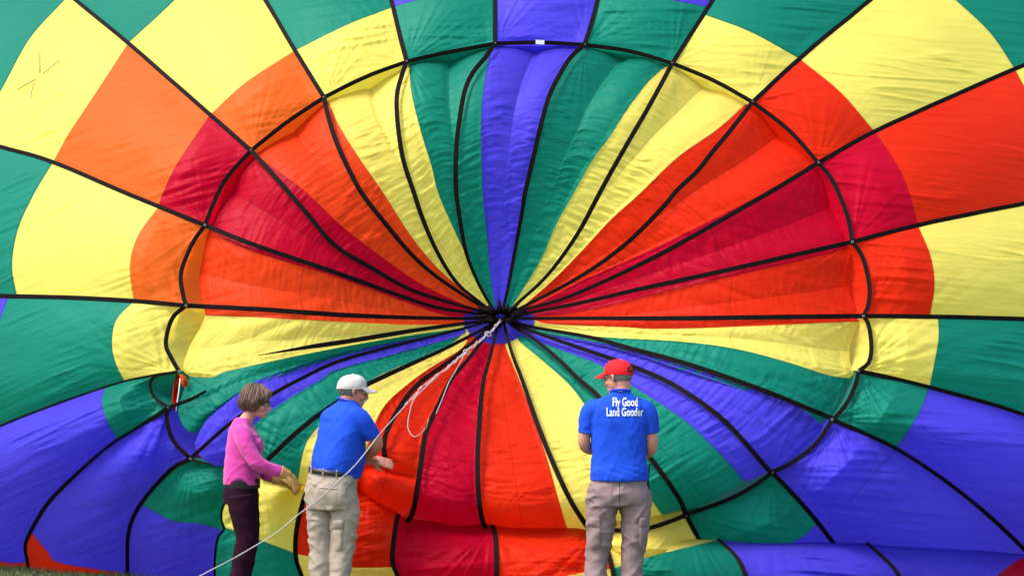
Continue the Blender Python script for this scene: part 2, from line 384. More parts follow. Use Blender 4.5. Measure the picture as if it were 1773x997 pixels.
# ---- parachute valve: seams from the outer edge in to the hub, clockwise from the blue top panel
SEAM = [
 [(855, 80), (846, 102), (839, 143), (834, 191), (833, 239), (834, 293), (836, 339), (842, 398), (849, 477)],
 [(1008, 80), (989, 101), (970, 132), (953, 166), (939, 213), (925, 271), (909, 335), (890, 443), (880, 497)],
 [(1156, 113), (1126, 138), (1085, 191), (1057, 235), (1023, 282), (993, 335), (962, 391), (935, 453)],
 [(1292, 180), (1241, 225), (1173, 273), (1108, 335), (1057, 381), (1006, 436), (955, 487)],
 [(1412, 282), (1309, 342), (1173, 411), (1092, 449), (1006, 487)],
 [(1473, 428), (1378, 453), (1173, 499), (1092, 520), (989, 542)],
 [(1491, 556), (1446, 558), (1173, 569), (1057, 565), (955, 561)],
 [(1470, 655), (1429, 648), (1364, 627), (1275, 604), (1177, 591), (1040, 583), (938, 571)],
 [(1384, 744), (1364, 722), (1320, 691), (1268, 669), (1177, 639), (1064, 603), (921, 574)],
 [(1289, 833), (1268, 808), (1231, 769), (1177, 721), (1092, 666), (1044, 634), (965, 603), (907, 582)],
 [(1156, 903), (1126, 862), (1075, 785), (1016, 705), (985, 665), (938, 623), (897, 588)],
 [(996, 926), (983, 916), (968, 868), (947, 793), (921, 718), (900, 660), (876, 600)],
 [(846, 922), (836, 902), (829, 862), (827, 793), (831, 718), (837, 660), (849, 616), (852, 600)],
 [(692, 899), (712, 880), (720, 848), (727, 793), (735, 749), (752, 711), (779, 657), (812, 615), (830, 598)],
 [(616, 850), (628, 800), (648, 736), (669, 698), (708, 663), (744, 637), (800, 602)],
 [(515, 850), (518, 817), (527, 776), (542, 749), (585, 705), (641, 658), (716, 624), (785, 592)],
 [(400, 803), (420, 770), (446, 730), (500, 690), (559, 655), (582, 640), (682, 613), (795, 581)],
 [(355, 744), (368, 715), (402, 688), (440, 661), (505, 637), (590, 611), (699, 589), (795, 572)],
 [(330, 652), (368, 653), (392, 643), (495, 620), (590, 601), (699, 582), (795, 568)],
 [(356, 546), (440, 549), (590, 557), (716, 562), (800, 560)],
 [(360, 397), (430, 432), (580, 479), (699, 522), (768, 545)],
 [(440, 268), (522, 327), (590, 390), (658, 443), (733, 494), (815, 533)],
 [(566, 173), (587, 218), (621, 273), (664, 335), (716, 415), (771, 477), (836, 527)],
 [(708, 109), (713, 164), (730, 232), (747, 287), (759, 335), (785, 395), (819, 466)]]
PCOL = ['purple', 'green', 'yellow', 'scarlet', 'red', 'scarlet', 'yellow', 'green', 'purple', 'green', 'yellow', 'scarlet', 'red', 'scarlet', 'yellow', 'green',
        'purple', 'green', 'yellow', 'vermilion_lit', 'red', 'vermilion_lit', 'yellow', 'green']
EDGE = [
 [(868, 75), (895, 74), (922, 79), (936, 85), (950, 79), (985, 78)], [(1030, 78), (1060, 84), (1080, 94), (1089, 99), (1100, 94), (1130, 98)],
 [(1185, 124), (1212, 138), (1236, 154), (1262, 161)], [(1318, 193), (1340, 220), (1356, 239), (1385, 259)], [(1426, 315), (1438, 350), (1446, 375), (1466, 402)],
 [(1475, 445), (1470, 497), (1478, 525)], [(1484, 566), (1472, 600), (1472, 627), (1480, 645)], [(1455, 690), (1440, 720), (1410, 736)],
 [(1425, 738), (1395, 770), (1358, 803), (1333, 814), (1308, 827)], [(1250, 857), (1187, 889)], [(1120, 913), (1080, 921), (1035, 926)],
 [(950, 931), (890, 931)], [(800, 928), (745, 917), (708, 907)], [(650, 892), (627, 880)], [(570, 855)], [(480, 840), (440, 820)],
 [(375, 806), (347, 790), (338, 765)], [(328, 748), (309, 716), (318, 676)], [(317, 638), (328, 600), (345, 570)], [(350, 520), (345, 480), (352, 440)],
 [(368, 380), (386, 338), (414, 296)], [(470, 247), (508, 222), (540, 196)], [(600, 162), (632, 152), (640, 153), (668, 136)], [(735, 97), (765, 97), (782, 104), (803, 95), (835, 84)]]
RX, RYU, RYD, CEN = 62., 20., 47., np.array([864., 550.])
def ring_pt(q):
    d = np.asarray(q, float)-CEN
    ry = RYD if d[1] > 0 else RYU
    # the cap edge is met where the seam's direction (in the flattened ellipse) crosses it
    e = np.array([d[0]/RX, d[1]/(ry*1.6)]); e /= np.linalg.norm(e)
    return CEN+np.array([e[0]*RX, e[1]*ry])
SE = []
for s in SEAM:
    SE.append(crom([*s, tuple(ring_pt(s[-1]))])[::-1])       # inner -> outer
def dpar(px, py, S, T, idx):
    v = np.stack([(px-HUB[0])/605, (py-HUB[1])/400], -1); v /= np.linalg.norm(v, axis=-1)[..., None]+1e-6
    b = sstep(v[..., 1], .15, .85)
    up = sstep(-v[..., 1], .0, .8)
    b2 = sstep(v[..., 1], .74, .93)
    p0 = .55*(1-T)**1.35-.20*np.sin(np.pi*np.clip(T, 0, 1)**1.5)+.10*T**6-up*.08*np.sin(np.pi*T**2.6)
    p1 = .55*(1-T)**1.2-.30*np.sin(np.pi*np.clip(T, 0, 1)**1.5)+(.12+.58*b2)*np.clip((T-.80)/.2, 0, 1)**2.4
    D = dbase(px, py)+(1-b)*p0+b*p1
    # two puffs to a panel, drawn in along its middle stitch
    val = np.clip(1-np.abs(2*S-1)*1.25, 0, 1)**1.4
    val2 = (1-np.abs(2*S-1))
    D = D+(1-b)*(.020+.050*up)*val*sstep(T, .45, .95)+.018*val*(1-b)
    D = D-b*.05*4*S*(1-S)*sstep(T, .45, .75)
    nn = np.minimum(S, 1-S)
    # crosswise gathers along the seams
    Ln = T*20
    wr = ridged(S*1.5+idx*7.3, Ln*1.5, 2.)*.0075+noise(S*2.3+idx*3.1, Ln*3.6, 5.)*.0085
    wr = wr+ridged(S*4.5+idx, Ln*2.6, 8.)*.0055*np.exp(-nn*7)
    wr = np.clip(nn*14, 0, 1)*2.0*(1-.55*sstep(T, .42, .75)*(1-b))*wr*(.45+.9*sstep(noise(S*1.3+idx*2.2, T*4, 11.), -.3, .3))
    side = np.clip(1-np.abs(v[..., 1])*1.3, 0, 1)
    wr = wr*(1-.6*side)
    sx = np.where(px < HUB[0], 1., -1.)
    wr = wr+ridged(px*.006, py*.034+sx*px*.010, 14.)*.016*sstep(T, .3, .6)*(.35+.65*side)
    wr = wr-np.clip((ridged(S*1.2+idx*5.1, Ln*1.9, 17.)-.66)/.34, 0, 1)**1.3*.012*sstep(noise(S*2+idx*4., T*7, 12.), -.15, .3)*(1-.5*side)
    tt = np.clip(np.minimum(T*6, 1), 0, 1)
    D = D+wr*tt*(1-b+b*np.clip(nn*14, 0, 1))
    D = D+fans(px, py, 110., .024)*(1-.5*b)
    # the folded fullness beside the white-capped helper's hand
    w_ = sstep(-px, -745, -690)*sstep(py, 700, 760)*sstep(-np.abs(px-675), -90, -40)
    y0 = 812+(px-672)*.22
    D = D+w_*(.10*np.exp(-((py-y0)/9.)**2)-.10*np.exp(-((py-y0-42)/28.)**2)-.07*np.exp(-((py-y0+40)/30.)**2))
    return D
PV, PF = [], []
off = 0
for i in range(24):
    a, b = SE[i], SE[(i+1) % 24]
    outer = crom([a[-1]]+EDGE[i]+[b[-1]])
    e0, e1 = a[0], b[0]
    inner = np.array([e0, (e0+e1)/2, e1])
    P, S, T = coons(a, b, inner, outer, step=2.4)
    D = dpar(P[..., 0], P[..., 1], S, T, i)
    V = atv(P, D).reshape(-1, 3); Fc = gridfaces(*S.shape)
    link('valve_panel', mesh(V, Fc, np.stack([S.ravel(), T.ravel()], -1)), PARA[PCOL[i]], balloon)
    PV.append(V); PF.append(Fc+off); off += len(V)
# blue centre cap
rp = np.array([s[0] for s in SE]); rD = np.array([dpar(np.array([p[0]]), np.array([p[1]]), np.zeros(1), np.zeros(1), 0)[0] for p in rp])
nr = 9; V = []; Fc = []
for j in range(nr):
    f = (j+1)/nr
    for p, d in zip(rp, rD): V.append(at(*(HUB+(p-HUB)*f), d+.10*(1-f)+.006*math.sin(p[0]*3+j*2)))
V.append(at(*HUB, rD.mean()+.12))
for j in range(nr-1):
    for i in range(24): Fc.append((j*24+i, j*24+(i+1) % 24, (j+1)*24+(i+1) % 24, (j+1)*24+i))
for i in range(24): Fc.append((nr*24, (i+1) % 24, i))
link('valve_cap', mesh(V, Fc, np.zeros((len(V), 2))), PARA['purple'], balloon)
PV.append(np.array(V)); PF += [np.array([f if len(f) == 4 else (f[0], f[1], f[2], f[2]) for f in Fc])+off]
allV = np.vstack(PV)
polys = [tuple(dict.fromkeys(f)) for f in np.vstack(PF).tolist()]
PBVH = BVHTree.FromPolygons(allV.tolist(), polys)
CAM = Vector((0, 0, CAMH))
def pdepth(px, py, bvh=PBVH):
    d = Vector(at(px, py, 1.)) - CAM
    h = bvh.ray_cast(CAM, d.normalized())
    return h[0].y if h[0] is not None else None

# ---- tapes
def ribbon(P3, width, thick, nrm=None, wfun=None):
    """flat webbing along 3-D points"""
    P3 = np.asarray(P3); n = len(P3)
    T = np.gradient(P3, axis=0); T /= np.linalg.norm(T, axis=1)[:, None]+1e-9
    view = P3-np.array([0, 0, CAMH]); view /= np.linalg.norm(view, axis=1)[:, None]
    if nrm is None: nrm = -view
    side = np.cross(T, nrm); side /= np.linalg.norm(side, axis=1)[:, None]+1e-9
    up = np.cross(side, T)
    up *= np.sign(np.sum(up*-view, 1))[:, None]
    wd = np.full(n, width) if wfun is None else width*wfun(np.linspace(0, 1, n))
    V = []
    for i in range(n):
        s = side[i]*wd[i]/2; u = up[i]*thick
        V += [P3[i]-s, P3[i]+s, P3[i]+s*.96+u, P3[i]-s*.96+u]
    Fs = []
    for i in range(n-1):
        for j in range(4):
            Fs.append((i*4+j, i*4+(j+1) % 4, i*4+4+(j+1) % 4, i*4+4+j))
    Fs += [(3, 2, 1, 0), tuple((n-1)*4+j for j in range(4))]
    return V, Fs
def smooth1(a, n=5):
    k = np.ones(n)/n; return np.convolve(np.pad(a, n//2, mode='edge'), k, 'valid')
def env_tape(path, dfun, name='load_tape', width=.035, lift=.012):
    c = crom(path, 14); c = resample(c, max(8, int(clen(c)[-1]/7)))
    D = dfun(c[:, 0], c[:, 1])-lift
    wob = noise(np.arange(len(c))*.11+path[0][0], np.zeros(len(c))+path[0][1])*1.2
    c = c+np.stack([wob, wob*.5], -1)
    V, Fs = ribbon(atv(c, D), width, .006)
    return link(name, mesh(V, Fs), M_TAPE, balloon, smooth=False)
for k, path in ETAPE.items():
    if k == 20: continue
    env_tape(path, denv)
env_tape(ETAPE[20], denv, width=.016)
for k, path in LT.items():
    if k in (10, 17): continue
    env_tape(path, dlobe)
for k in range(1, 25):
    if k in (13, 14, 15): continue
    f = dlobe if k == 16 else denv
    env_tape([NODE[k]]+RIM[k]+[NODE[nx(k)]], f, 'rim_tape', .014 if k == 17 else .024 if k == 19 else .033, .022)
# tapes over the valve, rim -> crown ring
HTAPE = {
 1: [(704, 107), (696, 130), (688, 160), (687, 191), (691, 235), (699, 280), (717, 335), (730, 374), (750, 422), (774, 466), (798, 497), (832, 524)],
 2: [(857, 76), (841, 99), (819, 126), (805, 157), (796, 205), (791, 246), (789, 290), (790, 335), (795, 371), (805, 429), (819, 470), (839, 511)],
 3: [(1012, 78), (989, 99), (969, 130), (952, 164), (938, 211), (924, 270), (909, 335), (904, 367), (890, 443), (880, 497)],
 4: [(1164, 110), (1139, 157), (1112, 205), (1092, 239), (1061, 293), (1038, 335), (1006, 395), (972, 446), (938, 487), (897, 524)],
 5: [(1303, 177), (1268, 222), (1234, 263), (1207, 297), (1173, 329), (1146, 361), (1092, 415), (1034, 460), (972, 497), (904, 532)],
 6: [(1417, 282), (1340, 329), (1177, 422), (1112, 456), (1040, 490), (972, 518), (907, 536)],
 7: [(1476, 419), (1320, 454), (1175, 486), (1092, 504), (1006, 524), (907, 543)],
 8: [(1495, 547), (1330, 549), (1177, 551), (1040, 551), (912, 551)],
 10: [(1441, 724), (1343, 684), (1265, 655), (1180, 627), (1092, 603), (1023, 584), (921, 566), (900, 560)],
 11: [(1337, 817), (1328, 810), (1255, 729), (1173, 670), (1092, 633), (989, 597), (921, 573), (896, 563)],
 12: [(1188, 891), (1173, 858), (1126, 792), (1080, 738), (1034, 684), (1003, 657), (965, 620), (921, 584), (888, 564)],
 13: [(1020, 916), (989, 868), (959, 804), (931, 735), (905, 660), (887, 613), (874, 566)],
 14: [(846, 922), (836, 902), (829, 862), (827, 793), (831, 718), (837, 660), (849, 616), (861, 566)],
 15: [(703, 904), (714, 889), (722, 848), (730, 793), (737, 749), (754, 711), (781, 657), (812, 620), (853, 566)],
 16: [(671, 804), (665, 780), (669, 749), (692, 705), (725, 664), (785, 620), (848, 566)],
 17: [(440, 815), (467, 792), (505, 756), (546, 722), (590, 692), (628, 669), (716, 628), (771, 603), (848, 563)],
 18: [(331, 792), (402, 730), (471, 683), (518, 657), (582, 627), (665, 603), (750, 582), (826, 562)],
 19: [(292, 705), (330, 691), (357, 676)],
 20: [(447, 615), (532, 601), (600, 591), (716, 572), (802, 560), (838, 556)],
 21: [(322, 529), (460, 536), (590, 545), (720, 550), (830, 551)],
 22: [(355, 390), (440, 424), (590, 475), (690, 511), (760, 533), (836, 544)],
 23: [(435, 261), (480, 310), (530, 368), (580, 425), (640, 462), (720, 505), (838, 540)],
 24: [(561, 169), (569, 205), (583, 248), (602, 290), (628, 337), (668, 388), (712, 440), (760, 482), (836, 532)]}
def on_valve(c, lift):
    D = [pdepth(*p) for p in c]
    g = [i for i, d in enumerate(D) if d is not None]
    D = np.interp(np.arange(len(D)), g, [D[i] for i in g])
    nd = 7
    pad = np.pad(D, nd//2, mode='edge')
    mn = np.array([pad[i:i+nd].min() for i in range(len(D))])
    return smooth1(mn, 7)-lift
for k, path in HTAPE.items():
    path = list(path)
    if path[-1][0] > 800 and k not in (19,):
        e = np.array(path[-1], float); d = e-HUB; d /= np.linalg.norm(d)
        path.append(tuple(HUB+d*np.array([17, 11])))
    c = crom(path, 14); c = resample(c, max(8, int(clen(c)[-1]/6)))
    D = on_valve(c, .022)
    n = len(c)
    if k not in (17, 20):  # leave from the rim tape, not from the valve cloth
        d0 = denv(np.array([path[0][0]]), np.array([path[0][1]]))[0]-.02
        if k in (13, 14, 15, 16): d0 = D[0]
        wt = np.clip(1-np.arange(n)*6/70., 0, 1)**1.5
        D = np.minimum(D, D*(1-wt)+d0*wt)
    wd = (lambda t: .62+.38*np.clip((1-t)*2.2, 0, 1))
    if k == 20: wd = (lambda t: np.clip(.12+t*3.2, 0, 1)*(.62+.38*np.clip((1-t)*2.2, 0, 1)))
    wid = .028 if k in (18, 19) else .037
    V, Fs = ribbon(atv(c, D), wid, .005, wfun=wd)
    link('load_tape', mesh(V, Fs), M_TAPE, balloon, smooth=False)
# generic tubes
def tube(P, rad, seg=8, caps=True):
    P = np.asarray(P, float); n = len(P); rad = np.broadcast_to(np.asarray(rad, float), (n,))
    T = np.gradient(P, axis=0); T /= np.linalg.norm(T, axis=1)[:, None]+1e-9
    u = np.cross(T[0], [0, 0, 1.]);
    if np.linalg.norm(u) < .1: u = np.cross(T[0], [1., 0, 0])
    u /= np.linalg.norm(u); V = []
    for i in range(n):
        u = u-T[i]*np.dot(u, T[i]); u /= np.linalg.norm(u); v = np.cross(T[i], u)
        for k in range(seg):
            a = 2*math.pi*k/seg; V.append(P[i]+rad[i]*(u*math.cos(a)+v*math.sin(a)))
    Fs = [(i*seg+k, i*seg+(k+1) % seg, (i+1)*seg+(k+1) % seg, (i+1)*seg+k) for i in range(n-1) for k in range(seg)]
    if caps: Fs += [tuple(range(seg))[::-1], tuple((n-1)*seg+k for k in range(seg))]
    return V, Fs
def merge(parts):
    V, Fs = [], []
    for v, f in parts:
        o = len(V); V += list(v); Fs += [tuple(i+o for i in q) for q in f]
    return V, Fs
def build(name, parts, m, parent=None, smooth=True):
    return link(name, mesh(*merge(parts)), m, parent, smooth)
# crown ring, webbing loops round it, rim eyelets, label, repair stitches
hd = pdepth(*HUB)-.16
ring = [at(HUB[0]+13*math.cos(a), HUB[1]+8*math.sin(a), hd-.05*math.sin(a)) for a in np.linspace(0, 2*math.pi, 25)]
build('crown_ring', [tube(ring, .022, 8, False)], M_TAPE, balloon)
loops = []
for i in range(40):
    a = 2*math.pi*i/40+.2*math.sin(i*5)
    p0 = HUB+np.array([11*math.cos(a), 6*math.sin(a)]); p1 = HUB+np.array([(34+14*math.sin(i*3.1))*math.cos(a), (19+5*math.sin(i*2.3)+(-4 if math.sin(a) > 0 else 3))*math.sin(a)])
    loops.append(tube([at(*p0, hd-.05), at(*((p0+p1)/2), hd-.10), at(*p1, hd-.02)], [.011, .015, .009], 6))
o = build('webbing_loop', loops, M_TAPE, balloon)
for k in range(1, 25):
    if k in (13, 14, 15, 16, 17): continue
    p = NODE[k]; d = denv(np.array([p[0]]), np.array([p[1]]))[0]-.036
    e = [at(p[0]+1.7*math.cos(a), p[1]+1.7*math.sin(a), d) for a in np.linspace(0, 2*math.pi, 11)]
    build('eyelet', [tube(e, .0035, 5, False)], M_GREY, balloon)
V, Fs = ribbon([at(927.5, 73.2, denv(np.array([928.]), np.array([74.]))[0]-.035), at(935, 73.6, denv(np.array([935.]), np.array([74.]))[0]-.035), at(942.5, 74, denv(np.array([942.]), np.array([74.]))[0]-.035)], .034, .004)
link('rim_label', mesh(V, Fs), M_WHITE, balloon, False)
for a, b in (((67, 87), (68.5, 126)), ((103.5, 105), (74, 128)), ((62, 137), (30.5, 155)), ((58, 143), (53, 169))):
    pts = [at(a[0]+(b[0]-a[0])*t, a[1]+(b[1]-a[1])*t, denv(np.array([a[0]+(b[0]-a[0])*t]), np.array([a[1]+(b[1]-a[1])*t]))[0]-.15) for t in np.linspace(0, 1, 7)]
    build('repair_stitch', [tube(pts, .004, 5)], M_THREAD, balloon)
# cloth showing in the two gaps at the left rim (lining seen through)
def flap(name, poly, D, m, puff=.06):
    P = np.array(poly, float); c = P.mean(0); nr = 6; V = [at(*c, D-puff)]; Fs = []; n = len(P)
    for j in range(1, nr+1):
        f = j/nr
        for p in P: V.append(at(*(c+(p-c)*f), D-puff*(1-f*f)+.02*math.sin(p[1]*.9+j)))
    for i in range(n): Fs.append((0, 1+i, 1+(i+1) % n))
    for j in range(nr-1):
        for i in range(n): Fs.append((1+j*n+i, 1+j*n+(i+1) % n, 1+(j+1)*n+(i+1) % n, 1+(j+1)*n+i))
    return link(name, mesh(V, Fs, np.zeros((len(V), 2))), m, balloon)
flap('inner_flap', [(326, 768), (345, 778), (362, 790), (374, 806), (352, 806), (334, 800), (326, 786)], 14.85, ENV['red'])
flap('inner_flap', [(305, 646), (311, 650), (309, 676), (306, 712), (296, 706), (300, 670)], 14.80, ENV['scarlet'], .02)
flap('inner_flap', [(311, 647), (319, 649), (326, 659), (325, 669), (318, 671), (312, 662)], 14.72, ENV['orange'], .06)
pts = [at(x, y, 14.70) for x, y in ((312, 655), (310, 675), (307, 695), (305, 712))]
build('hem_cord', [tube(pts, .004, 6)], M_WHITE, balloon)

# ------------------------------------------------------------------ crown line
def rope(path, d0, d1, rad, wob=0., ph=0., mid=None):
    c = crom(path, 12); c = resample(c, max(10, int(clen(c)[-1]/5))); L = clen(c)/clen(c)[-1]
    D = d0+(d1-d0)*L if mid is None else np.interp(L, [0, .5, 1], [d0, mid, d1])
    V = atv(c, D)
    if wob: V = V+wob*np.stack([np.sin(L*38+ph), np.cos(L*70+ph)*0, np.cos(L*38+ph)], -1)
    return tube(V, rad, 7)
PATH = [(866, 555), (848, 575), (830, 590), (808, 608), (770, 640), (733, 668), (700, 704), (660, 748), (640, 774), (620, 799), (603, 817), (589, 829), (560, 857), (517, 890), (478, 922), (439, 946), (399, 969), (360, 989), (345, 997), (270, 1032)]
line = empty('crown_line', (0, 14.5, 0))
tag(line, 'long pale rope running from the crown ring down past the helpers to the lower left', 'rope')
build('main_strand', [rope(PATH, 14.95, 12.65, .0040, mid=13.25)], M_ROPE, line)
build('twisted_strand', [rope(PATH[:7], 14.93, 13.85, .0032, .009, 0.)], M_ROPE, line)
build('twisted_strand', [rope(PATH[:5], 14.93, 14.3, .0032, .012, 2.)], M_ROPE, line)
kn = []
for q in ((808, 609), (845, 578)):
    e = [at(q[0]+5*math.cos(a)*(1+.3*math.sin(2*a)), q[1]+4*math.sin(a), 14.62 if q[0] < 820 else 14.85) for a in np.linspace(0, 2*math.pi, 15)]
    kn.append(tube(e, .005, 6, False))
build('knot', kn, M_ROPE, line)
build('loose_loop', [rope([(806, 608), (770, 640), (735, 672), (716, 692), (709, 715), (706, 738), (713, 753), (722, 755), (738, 740), (742, 725)], 14.6, 13.85, .0034)], M_ROPE, line)
build('loose_loop', [rope([(806, 610), (790, 640), (777, 662), (766, 690), (755, 716)], 14.6, 13.85, .0032)], M_ROPE, line)

# ------------------------------------------------------------------ ground
def grass_mat():
    m, n, l = newmat('grass_ground'); out = N(n, 'ShaderNodeOutputMaterial'); tc = N(n, 'ShaderNodeTexCoord')
    n1 = N(n, 'ShaderNodeTexNoise', i_Scale=1.6, i_Detail=8., i_Roughness=.7); l.new(tc.outputs['Object'], n1.inputs['Vector'])
    cr = N(n, 'ShaderNodeValToRGB'); cr.color_ramp.elements[0].position = .3; cr.color_ramp.elements[0].color = (.05, .07, .018, 1)
    cr.color_ramp.elements[1].position = .72; cr.color_ramp.elements[1].color = (.14, .155, .05, 1); l.new(n1.outputs[0], cr.inputs[0])
    bp = N(n, 'ShaderNodeBump', i_Strength=.6, i_Distance=.03); l.new(n1.outputs[0], bp.inputs['Height'])
    p = N(n, 'ShaderNodeBsdfPrincipled', i_Roughness=.95); l.new(cr.outputs[0], p.inputs[0]); l.new(bp.outputs[0], p.inputs['Normal']); l.new(p.outputs[0], out.inputs[0])
    return m
def blade_mat():
    m, n, l = newmat('grass_blade'); out = N(n, 'ShaderNodeOutputMaterial'); g = N(n, 'ShaderNodeNewGeometry')
    cr = N(n, 'ShaderNodeValToRGB'); e = cr.color_ramp.elements
    e[0].color = (.06, .10, .022, 1); e[1].color = (.24, .23, .10, 1); e.new(.6).color = (.11, .15, .035, 1)
    l.new(g.outputs['Random Per Island'], cr.inputs[0])
    p = N(n, 'ShaderNodeBsdfPrincipled', i_Roughness=.7); l.new(cr.outputs[0], p.inputs[0]); l.new(p.outputs[0], out.inputs[0])
    return m
xs = np.concatenate([[-1500, -300, -80, -30], np.linspace(-14, 14, 57), [30, 80, 300, 1500]]); ys = np.concatenate([[-600, -60, -10], np.linspace(2, 30, 57), [60, 200, 1500]])
X, Y = np.meshgrid(xs, ys); Z = noise(X*.6, Y*.6, 2.)*.03*((np.abs(X) < 20) & (Y < 40))-.012
o = link('ground', mesh(np.stack([X, Y, Z], -1).reshape(-1, 3), gridfaces(*X.shape)), grass_mat(), None); tag(o, kind='structure')
nb = 42000
bx = np.concatenate([rng.uniform(-5.6, -1.5, nb//2), rng.uniform(-6.5, 6.5, nb//2)]); by = np.concatenate([rng.uniform(15.0, 18.2, nb//2), rng.uniform(11.5, 18.5, nb//2)])
h = rng.uniform(.02, .062, nb); a = rng.uniform(0, 2*math.pi, nb); lean = rng.uniform(.0, .035, nb); wd = rng.uniform(.002, .0045, nb)
bz = noise(bx*.6, by*.6, 2.)*.03-.014
b0 = np.stack([bx-np.cos(a)*wd, by-np.sin(a)*wd, bz], -1); b1 = np.stack([bx+np.cos(a)*wd, by+np.sin(a)*wd, bz], -1)
md = np.stack([bx-np.sin(a)*lean*.35, by+np.cos(a)*lean*.35, bz+h*.6], -1); tp = np.stack([bx-np.sin(a)*lean, by+np.cos(a)*lean, bz+h], -1)
V = np.stack([b0, b1, md, tp], 1).reshape(-1, 3); i = np.arange(nb)*4
Fs = np.concatenate([np.stack([i, i+1, i+2], -1), np.stack([i+1, i+3, i+2], -1)]).tolist()
o = link('grass', mesh(V, Fs), blade_mat(), None, False); tag(o, 'short green and straw coloured grass under the balloon', 'grass', kind='stuff')

# ------------------------------------------------------------------ people
def ellipsoid(c, r, rot=None, nu=18, nv=12):
    V = []; c = np.asarray(c, float)
    for j in range(nv+1):
        th = math.pi*j/nv
        for k in range(nu):
            a = 2*math.pi*k/nu
            p = np.array([r[0]*math.sin(th)*math.cos(a), r[1]*math.sin(th)*math.sin(a), r[2]*math.cos(th)])
            V.append(c+(rot@p if rot is not None else p))
    Fs = [(j*nu+k, (j+1)*nu+k, (j+1)*nu+(k+1) % nu, j*nu+(k+1) % nu) for j in range(nv) for k in range(nu)]
    # merge poles
    top = len(V); V.append(c+(rot@np.array([0, 0, r[2]]) if rot is not None else np.array([0, 0, r[2]])))
    bot = len(V); V.append(c-(rot@np.array([0, 0, r[2]]) if rot is not None else np.array([0, 0, r[2]])))
    Fs2 = []
    for f in Fs:
        j = f[0]//nu
        if j == 0: Fs2.append((top, f[1], f[2]))
        elif j == nv-1: Fs2.append((f[0], bot, f[3]))
        else: Fs2.append(f)
    # drop the unused pole rings
    used = sorted({i for f in Fs2 for i in f}); mp = {u: i for i, u in enumerate(used)}
    return [V[u] for u in used], [tuple(mp[i] for i in f) for f in Fs2]
def limb(pts, rad, seg=14, n=8, flat=1., flatdir=None):
    """smooth tapered limb with rounded ends; rad may be (a) per point"""
    A = np.column_stack([np.asarray(pts, float), np.asarray(rad, float)])
    C = crom(A, n) if len(A) > 2 else np.linspace(A[0], A[1], n)
    d0 = C[0, :3]-C[1, :3]; d0 /= np.linalg.norm(d0); d1 = C[-1, :3]-C[-2, :3]; d1 /= np.linalg.norm(d1)
    def cap(c, d):
        return [np.append(c[:3]+d*c[3]*s, c[3]*q) for s, q in ((.45, .88), (.8, .58), (.97, .2))]
    C = np.vstack([cap(C[0], d0)[::-1], C, cap(C[-1], d1)])
    V, Fs = tube(C[:, :3], np.maximum(C[:, 3], 1e-4), seg)
    return V, Fs
def loft(rings, seg=32, dz=None):
    """rings: (cx, cy, z, rx, ry, yaw)"""
    A = crom(np.array(rings, float), 6)
    V = []; n = len(A)
    for i, (cx, cy, z, rx, ry, yaw) in enumerate(A):
        for k in range(seg):
            a = 2*math.pi*k/seg
            ca, sa = math.cos(a), math.sin(a)
            e = .82
            x = rx*math.copysign(abs(ca)**e, ca); y = ry*math.copysign(abs(sa)**e, sa)
            zz = z+(dz(a, i/(n-1)) if dz else 0)
            V.append(np.array([cx+x*math.cos(yaw)-y*math.sin(yaw), cy+x*math.sin(yaw)+y*math.cos(yaw), zz]))
    Fs = [(i*seg+k, i*seg+(k+1) % seg, (i+1)*seg+(k+1) % seg, (i+1)*seg+k) for i in range(n-1) for k in range(seg)]
    Fs += [tuple(range(seg))[::-1], tuple((n-1)*seg+k for k in range(seg))]
    return V, Fs
def fuse(name, parts, voxel, it, m, parent, post=None):
    me = mesh(*merge(parts))
    bm = bmesh.new(); bm.from_mesh(me); bmesh.ops.recalc_face_normals(bm, faces=bm.faces); bm.to_mesh(me); bm.free()
    o = bpy.data.objects.new('tmp', me); COL.objects.link(o)
    r = o.modifiers.new('r', 'REMESH'); r.mode = 'VOXEL'; r.voxel_size = voxel; r.adaptivity = 0
    if it:
        s = o.modifiers.new('s', 'SMOOTH'); s.factor = .5; s.iterations = it
    dg = bpy.context.evaluated_depsgraph_get()
    me2 = bpy.data.meshes.new_from_object(o.evaluated_get(dg))
    bpy.data.objects.remove(o)
    if post is not None:
        n = len(me2.vertices); co = np.empty(n*3); me2.vertices.foreach_get('co', co); co = co.reshape(-1, 3)
        nr = np.empty(n*3); me2.vertices.foreach_get('normal', nr); nr = nr.reshape(-1, 3)
        co = post(co, nr); me2.vertices.foreach_set('co', co.ravel()); me2.update()
    off = parent.location if parent is not None else Vector((0, 0, 0))
    me2.materials.clear(); me2.materials.append(m)
    me2.polygons.foreach_set('use_smooth', [True]*len(me2.polygons))
    ob = bpy.data.objects.new(name, me2); COL.objects.link(ob); ob.parent = parent
    return ob      # mesh is in the person's own space already
def lpart(name, parts, m, parent, smooth=True):
    """mesh given in the thing's own space"""
    me = mesh(*merge(parts)); me.materials.append(m)
    if smooth: me.polygons.foreach_set('use_smooth', [True]*len(me.polygons))
    o = bpy.data.objects.new(name, me); COL.objects.link(o); o.parent = parent
    return o
def rotm(f, tilt=0.):
    f = np.array([f[0], f[1], f[2] if len(f) > 2 else 0.], float); f /= np.linalg.norm(f)
    up = np.array([0, 0, 1.]); r = np.cross(f, up); r /= np.linalg.norm(r); u = np.cross(r, f)
    if tilt:
        r2 = r*math.cos(tilt)+u*math.sin(tilt); u = -r*math.sin(tilt)+u*math.cos(tilt); r = r2
    return np.stack([r, f, u], 1)     # columns: right, forward, up
